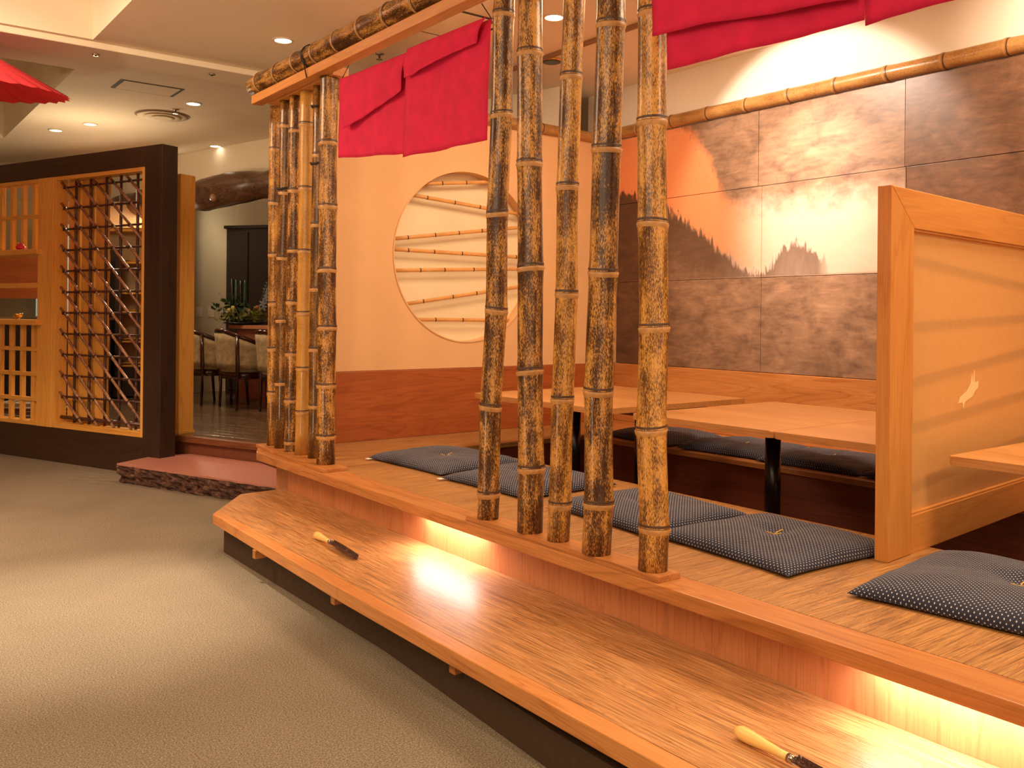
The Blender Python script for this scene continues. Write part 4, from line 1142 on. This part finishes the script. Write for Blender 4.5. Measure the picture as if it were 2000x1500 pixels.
# ================================================================= CEILING FITTINGS
def downlight(x, y, lab, r=.058, z=3.0):
    t = thing('downlight', lab, 'lamp', (x, y, z), group='lit recessed ceiling downlights')
    bm = bm_new(); n = 28
    prof = [(r * 1.0, -.0005), (r * 1.22, -.001), (r * 1.22, -.006), (r, -.008), (r * .98, -.004)]
    rings = [[bm.verts.new((a * math.cos(2 * math.pi * k / n), a * math.sin(2 * math.pi * k / n), h_)) for k in range(n)] for a, h_ in prof]
    for i in range(len(prof)):
        for k in range(n): bm.faces.new((rings[i][k], rings[i][(k + 1) % n], rings[(i + 1) % len(prof)][(k + 1) % n], rings[(i + 1) % len(prof)][k]))
    obj('trim_ring', bm, TRIMW, t)
    bm = bm_new(); lathe(bm, [(r * .98, -.0005), (r * .98, -.004)], n); obj('lens', bm, LENS, t)
DL = [(2.368, 5.598, 'lit downlight left of the bamboo beam, the largest in the hall ceiling'), (2.488, 7.775, 'lit downlight beside the round ceiling vent'), (1.988, 9.257, 'lit downlight above the screen, right of a pair'),
      (1.789, 9.791, 'lit downlight above the screen, left of a pair'), (3.306, 9.589, 'lit downlight close to the bulkhead above the log'), (3.457, 4.134, 'lit downlight seen between the bamboo poles')]
for x, y, l in DL: downlight(x, y, l, .055)
downlight(3.95, 9.0, 'lit downlight over the counter, hidden past the bulkhead', .05)
# ceiling panels
def access(lab, x0, x1, y0, y1, rz=0):
    t = thing('access_panel', lab, 'ceiling panel', ((x0 + x1) / 2, (y0 + y1) / 2, 3.0)); a, b_ = (x1 - x0) / 2, (y1 - y0) / 2
    bm = bm_new(); box(bm, -a, a, -b_, b_, -.003, -.0004); obj('shadow_gap', bm, GREYS, t)
    bm = bm_new(); box(bm, -a + .03, a - .03, -b_ + .022, b_ - .022, -.007, -.003, .001); obj('panel', bm, CEIL, t)
access('square ceiling access panel above the dark screen', 1.79, 2.275, 7.325, 7.65)
access('square ceiling access panel above the red curtain', 2.90, 3.31, 4.39, 4.87)
t = thing('round_vent', 'large round ceiling air diffuser', 'vent', (2.415, 8.42, 3.0))
for r0, z_ in ((.215, -.012), (.16, -.022), (.10, -.03)):
    bm = bm_new(); lathe(bm, [(r0 * .72, z_ + .006), (r0, z_), (r0, z_ - .004), (r0 * .72, z_ + .002)], 36); obj('diffuser_ring', bm, CEIL, t)
bm = bm_new(); lathe(bm, [(.235, -.0005), (.235, -.006)], 36); obj('flange', bm, plain('vent_dark', (.30, .2, .12), .7), t)
def sprinkler(lab, x, y, z=3.0, cat='sprinkler'):
    t = thing('sprinkler', lab, cat, (x, y, z))
    bm = bm_new(); lathe(bm, [(.035, -.0005), (.032, -.006), (.01, -.008)], 20); obj('escutcheon', bm, CHROME, t)
    bm = bm_new(); lathe(bm, [(.008, -.008), (.008, -.035), (.022, -.038), (.022, -.041)], 14); obj('head', bm, CHROME, t)
sprinkler('ceiling sprinkler next to the round diffuser', 2.435, 8.10)
sprinkler('ceiling sprinkler between the bamboo beam and the red curtain', 3.013, 5.471)
for i, (x, y) in enumerate(((1.442, 6.569), (2.229, 6.557))):
    t = thing('ceiling_sensor', ('small round sensor on the dropped band near the coffer corner', 'small round sensor on the dropped band nearer the bamboo beam')[i], 'sensor', (x, y, 2.955))
    bm = bm_new(); lathe(bm, [(.024, -.0003), (.024, -.008), (.016, -.012)], 20); obj('body', bm, CHROME, t)
    bm = bm_new(); lathe(bm, [(.010, -.0118), (.008, -.016)], 12); obj('eye', bm, BLK, t)
t = thing('ceiling_speaker', 'dark round ceiling speaker with a brass rim seen between bamboo poles', 'speaker', (4.03, 4.84, 3.0))
bm = bm_new(); lathe(bm, [(.075, -.0005), (.075, -.012), (.064, -.014)], 28); obj('rim', bm, GOLDM, t)
bm = bm_new(); lathe(bm, [(.064, -.013), (.06, -.018)], 28); obj('grille', bm, BLK, t)
bm = bm_new(); box(bm, 3.915, 3.945, -.5, 5.3, 2.975, 2.9995, .002)
solo('ceiling_track', bm, plain('track_brown', (.28, .13, .05), .5), (3.93, 2.4, 3.0), 'slim brown track along the ceiling over the tables', 'track')
t = thing('track_spotlight', 'spotlight on the ceiling track aimed at the mural', 'lamp', (3.93, 3.34, 2.975))
bm = bm_new(); lathe(bm, [(.03, -.0005), (.03, -.02)], 16); obj('mount', bm, TRIMW, t)

# ================================================================= PARASOL
def parasol():
    root = thing('paper_parasol', 'red oiled-paper parasol hanging at the upper left', 'parasol', (.30, 6.35, 2.72))
    root.rotation_euler = (0, 0, 0)
    rad, hgt, n = .92, .46, 40
    tilt = Matrix.Rotation(R(6.5), 4, IX) @ Matrix.Rotation(R(3), 4, IY)
    def P(a, f, dz=0): return tilt @ Vector((rad * f * math.cos(a), rad * f * math.sin(a), hgt * (1 - f) - .18 + dz))
    m = plain('parasol_paper', (.66, .03, .05), .6, 0, .08, 12)
    nt = m.node_tree; b_ = nt.nodes['Principled BSDF']
    tr = nt.nodes.new('ShaderNodeBsdfTranslucent'); tr.inputs[0].default_value = (.9, .04, .05, 1); mx = nt.nodes.new('ShaderNodeMixShader'); mx.inputs[0].default_value = .35
    nt.links.new(b_.outputs[0], mx.inputs[1]); nt.links.new(tr.outputs[0], mx.inputs[2]); nt.links.new(mx.outputs[0], nt.nodes['Material Output'].inputs[0])
    bm = bm_new(); rows = []
    fr = [.03, .25, .5, .75, .9, 1.0]
    for f in fr:
        rows.append([bm.verts.new(P(2 * math.pi * k / (n * 2), f * (1 if f < 1 else (1.012 if k % 2 else .992)), -.012 if (k % 2 and f < 1) else 0)) for k in range(n * 2)])
    for i in range(len(fr) - 1):
        for k in range(n * 2): bm.faces.new((rows[i][k], rows[i][(k + 1) % (n * 2)], rows[i + 1][(k + 1) % (n * 2)], rows[i + 1][k]))
    obj('canopy', bm, m, root, fix=False)
    RIB = plain('parasol_rib', (.25, .02, .02), .5)
    for k in range(n):
        a = 2 * math.pi * k / n
        bm = bm_new(); tube(bm, [P(a, .04, .003), P(a, 1.0, .003)], .0022, 5); obj('rib', bm, RIB, root)
    for k in range(n):
        a = 2 * math.pi * k / n
        bm = bm_new(); tube(bm, [P(a, .55, -.006), tilt @ Vector((.03 * math.cos(a), .03 * math.sin(a), -.12))], .0022, 5); obj('stretcher', bm, RIB, root)
    bm = bm_new(); tube(bm, [tilt @ Vector((0, 0, -.75)), tilt @ Vector((0, 0, .32))], .014, 10); obj('shaft', bm, BLK, root)
    bm = bm_new(); lathe(bm, [(.05, 0), (.05, .03), (.02, .07)], 16)
    for v in bm.verts: v.co = tilt @ (v.co + Vector((0, 0, hgt - .20)))
    obj('cap', bm, BLK, root)
    bm = bm_new(); tube(bm, [tilt @ Vector((0, 0, .30)), tilt @ Vector((0, 0, .30)) + Vector((0, 0, .50))], .003, 6); obj('hanging_wire', bm, CORD, root)
parasol()

# ================================================================= SHOEHORNS
def shoehorn(label, loc, ang):
    t = thing('shoehorn', label, 'shoehorn', loc, ang)
    # local +x from handle tip to blade tip, resting on z=0
    def prof_tube(prof, m, name, lab=None, flat=1.0, z0=None):
        bm = bm_new(); tube(bm, [(x, 0, z) for x, z, r in prof], [r for x, z, r in prof], 14)
        o = obj(name, bm, m, t, label=lab); return o
    prof_tube([(0, .017, .004), (.006, .017, .012), (.02, .017, .017), (.05, .017, .0165), (.09, .017, .0125), (.13, .017, .010), (.16, .017, .0095)], IVORY, 'handle', 'pale wooden handle')
    prof_tube([(.158, .017, .0108), (.176, .017, .0108)], CHROME, 'ferrule')
    bm = bm_new(); g = []; n = 26
    for i in range(n + 1):
        x = .174 + .26 * i / n; u = i / n
        wd = .011 + .010 * math.sin(math.pi * min(1, u * .75 + .12)) ; wd *= 1 if u < .93 else math.sqrt(max(.05, 1 - ((u - .93) / .075) ** 2))
        z0 = .012 - .010 * math.sin(math.pi * .5 * u)
        ring = []
        for k in range(9):
            a = -1 + 2 * k / 8
            ring.append((Vector((x, wd * a, z0 + .011 * a * a + .0)), Vector((x, wd * a, z0 + .011 * a * a + .004))))
        g.append([(bm.verts.new(p), bm.verts.new(q)) for p, q in ring])
    for i in range(n):
        for k in range(8):
            for s_ in (0, 1):
                f = bm.faces.new((g[i][k][s_], g[i + 1][k][s_], g[i + 1][k + 1][s_], g[i][k + 1][s_])); f.smooth = True
        for k in (0, 8): bm.faces.new((g[i][k][0], g[i + 1][k][0], g[i + 1][k][1], g[i][k][1]))
    for i in (0, n):
        for k in range(8): bm.faces.new((g[i][k][0], g[i][k + 1][0], g[i][k + 1][1], g[i][k][1]))
    obj('blade', bm, HORN, t, label='dark mottled horn blade')
    return t
shoehorn('shoehorn with pale handle lying on the far end of the wooden step', (1.745, 3.715, ZS + .0005), math.atan2(-.46, -.022))
shoehorn('shoehorn with pale handle lying on the near end of the wooden step', (1.733, 1.372, ZS + .0005), math.atan2(-.15, -.013))
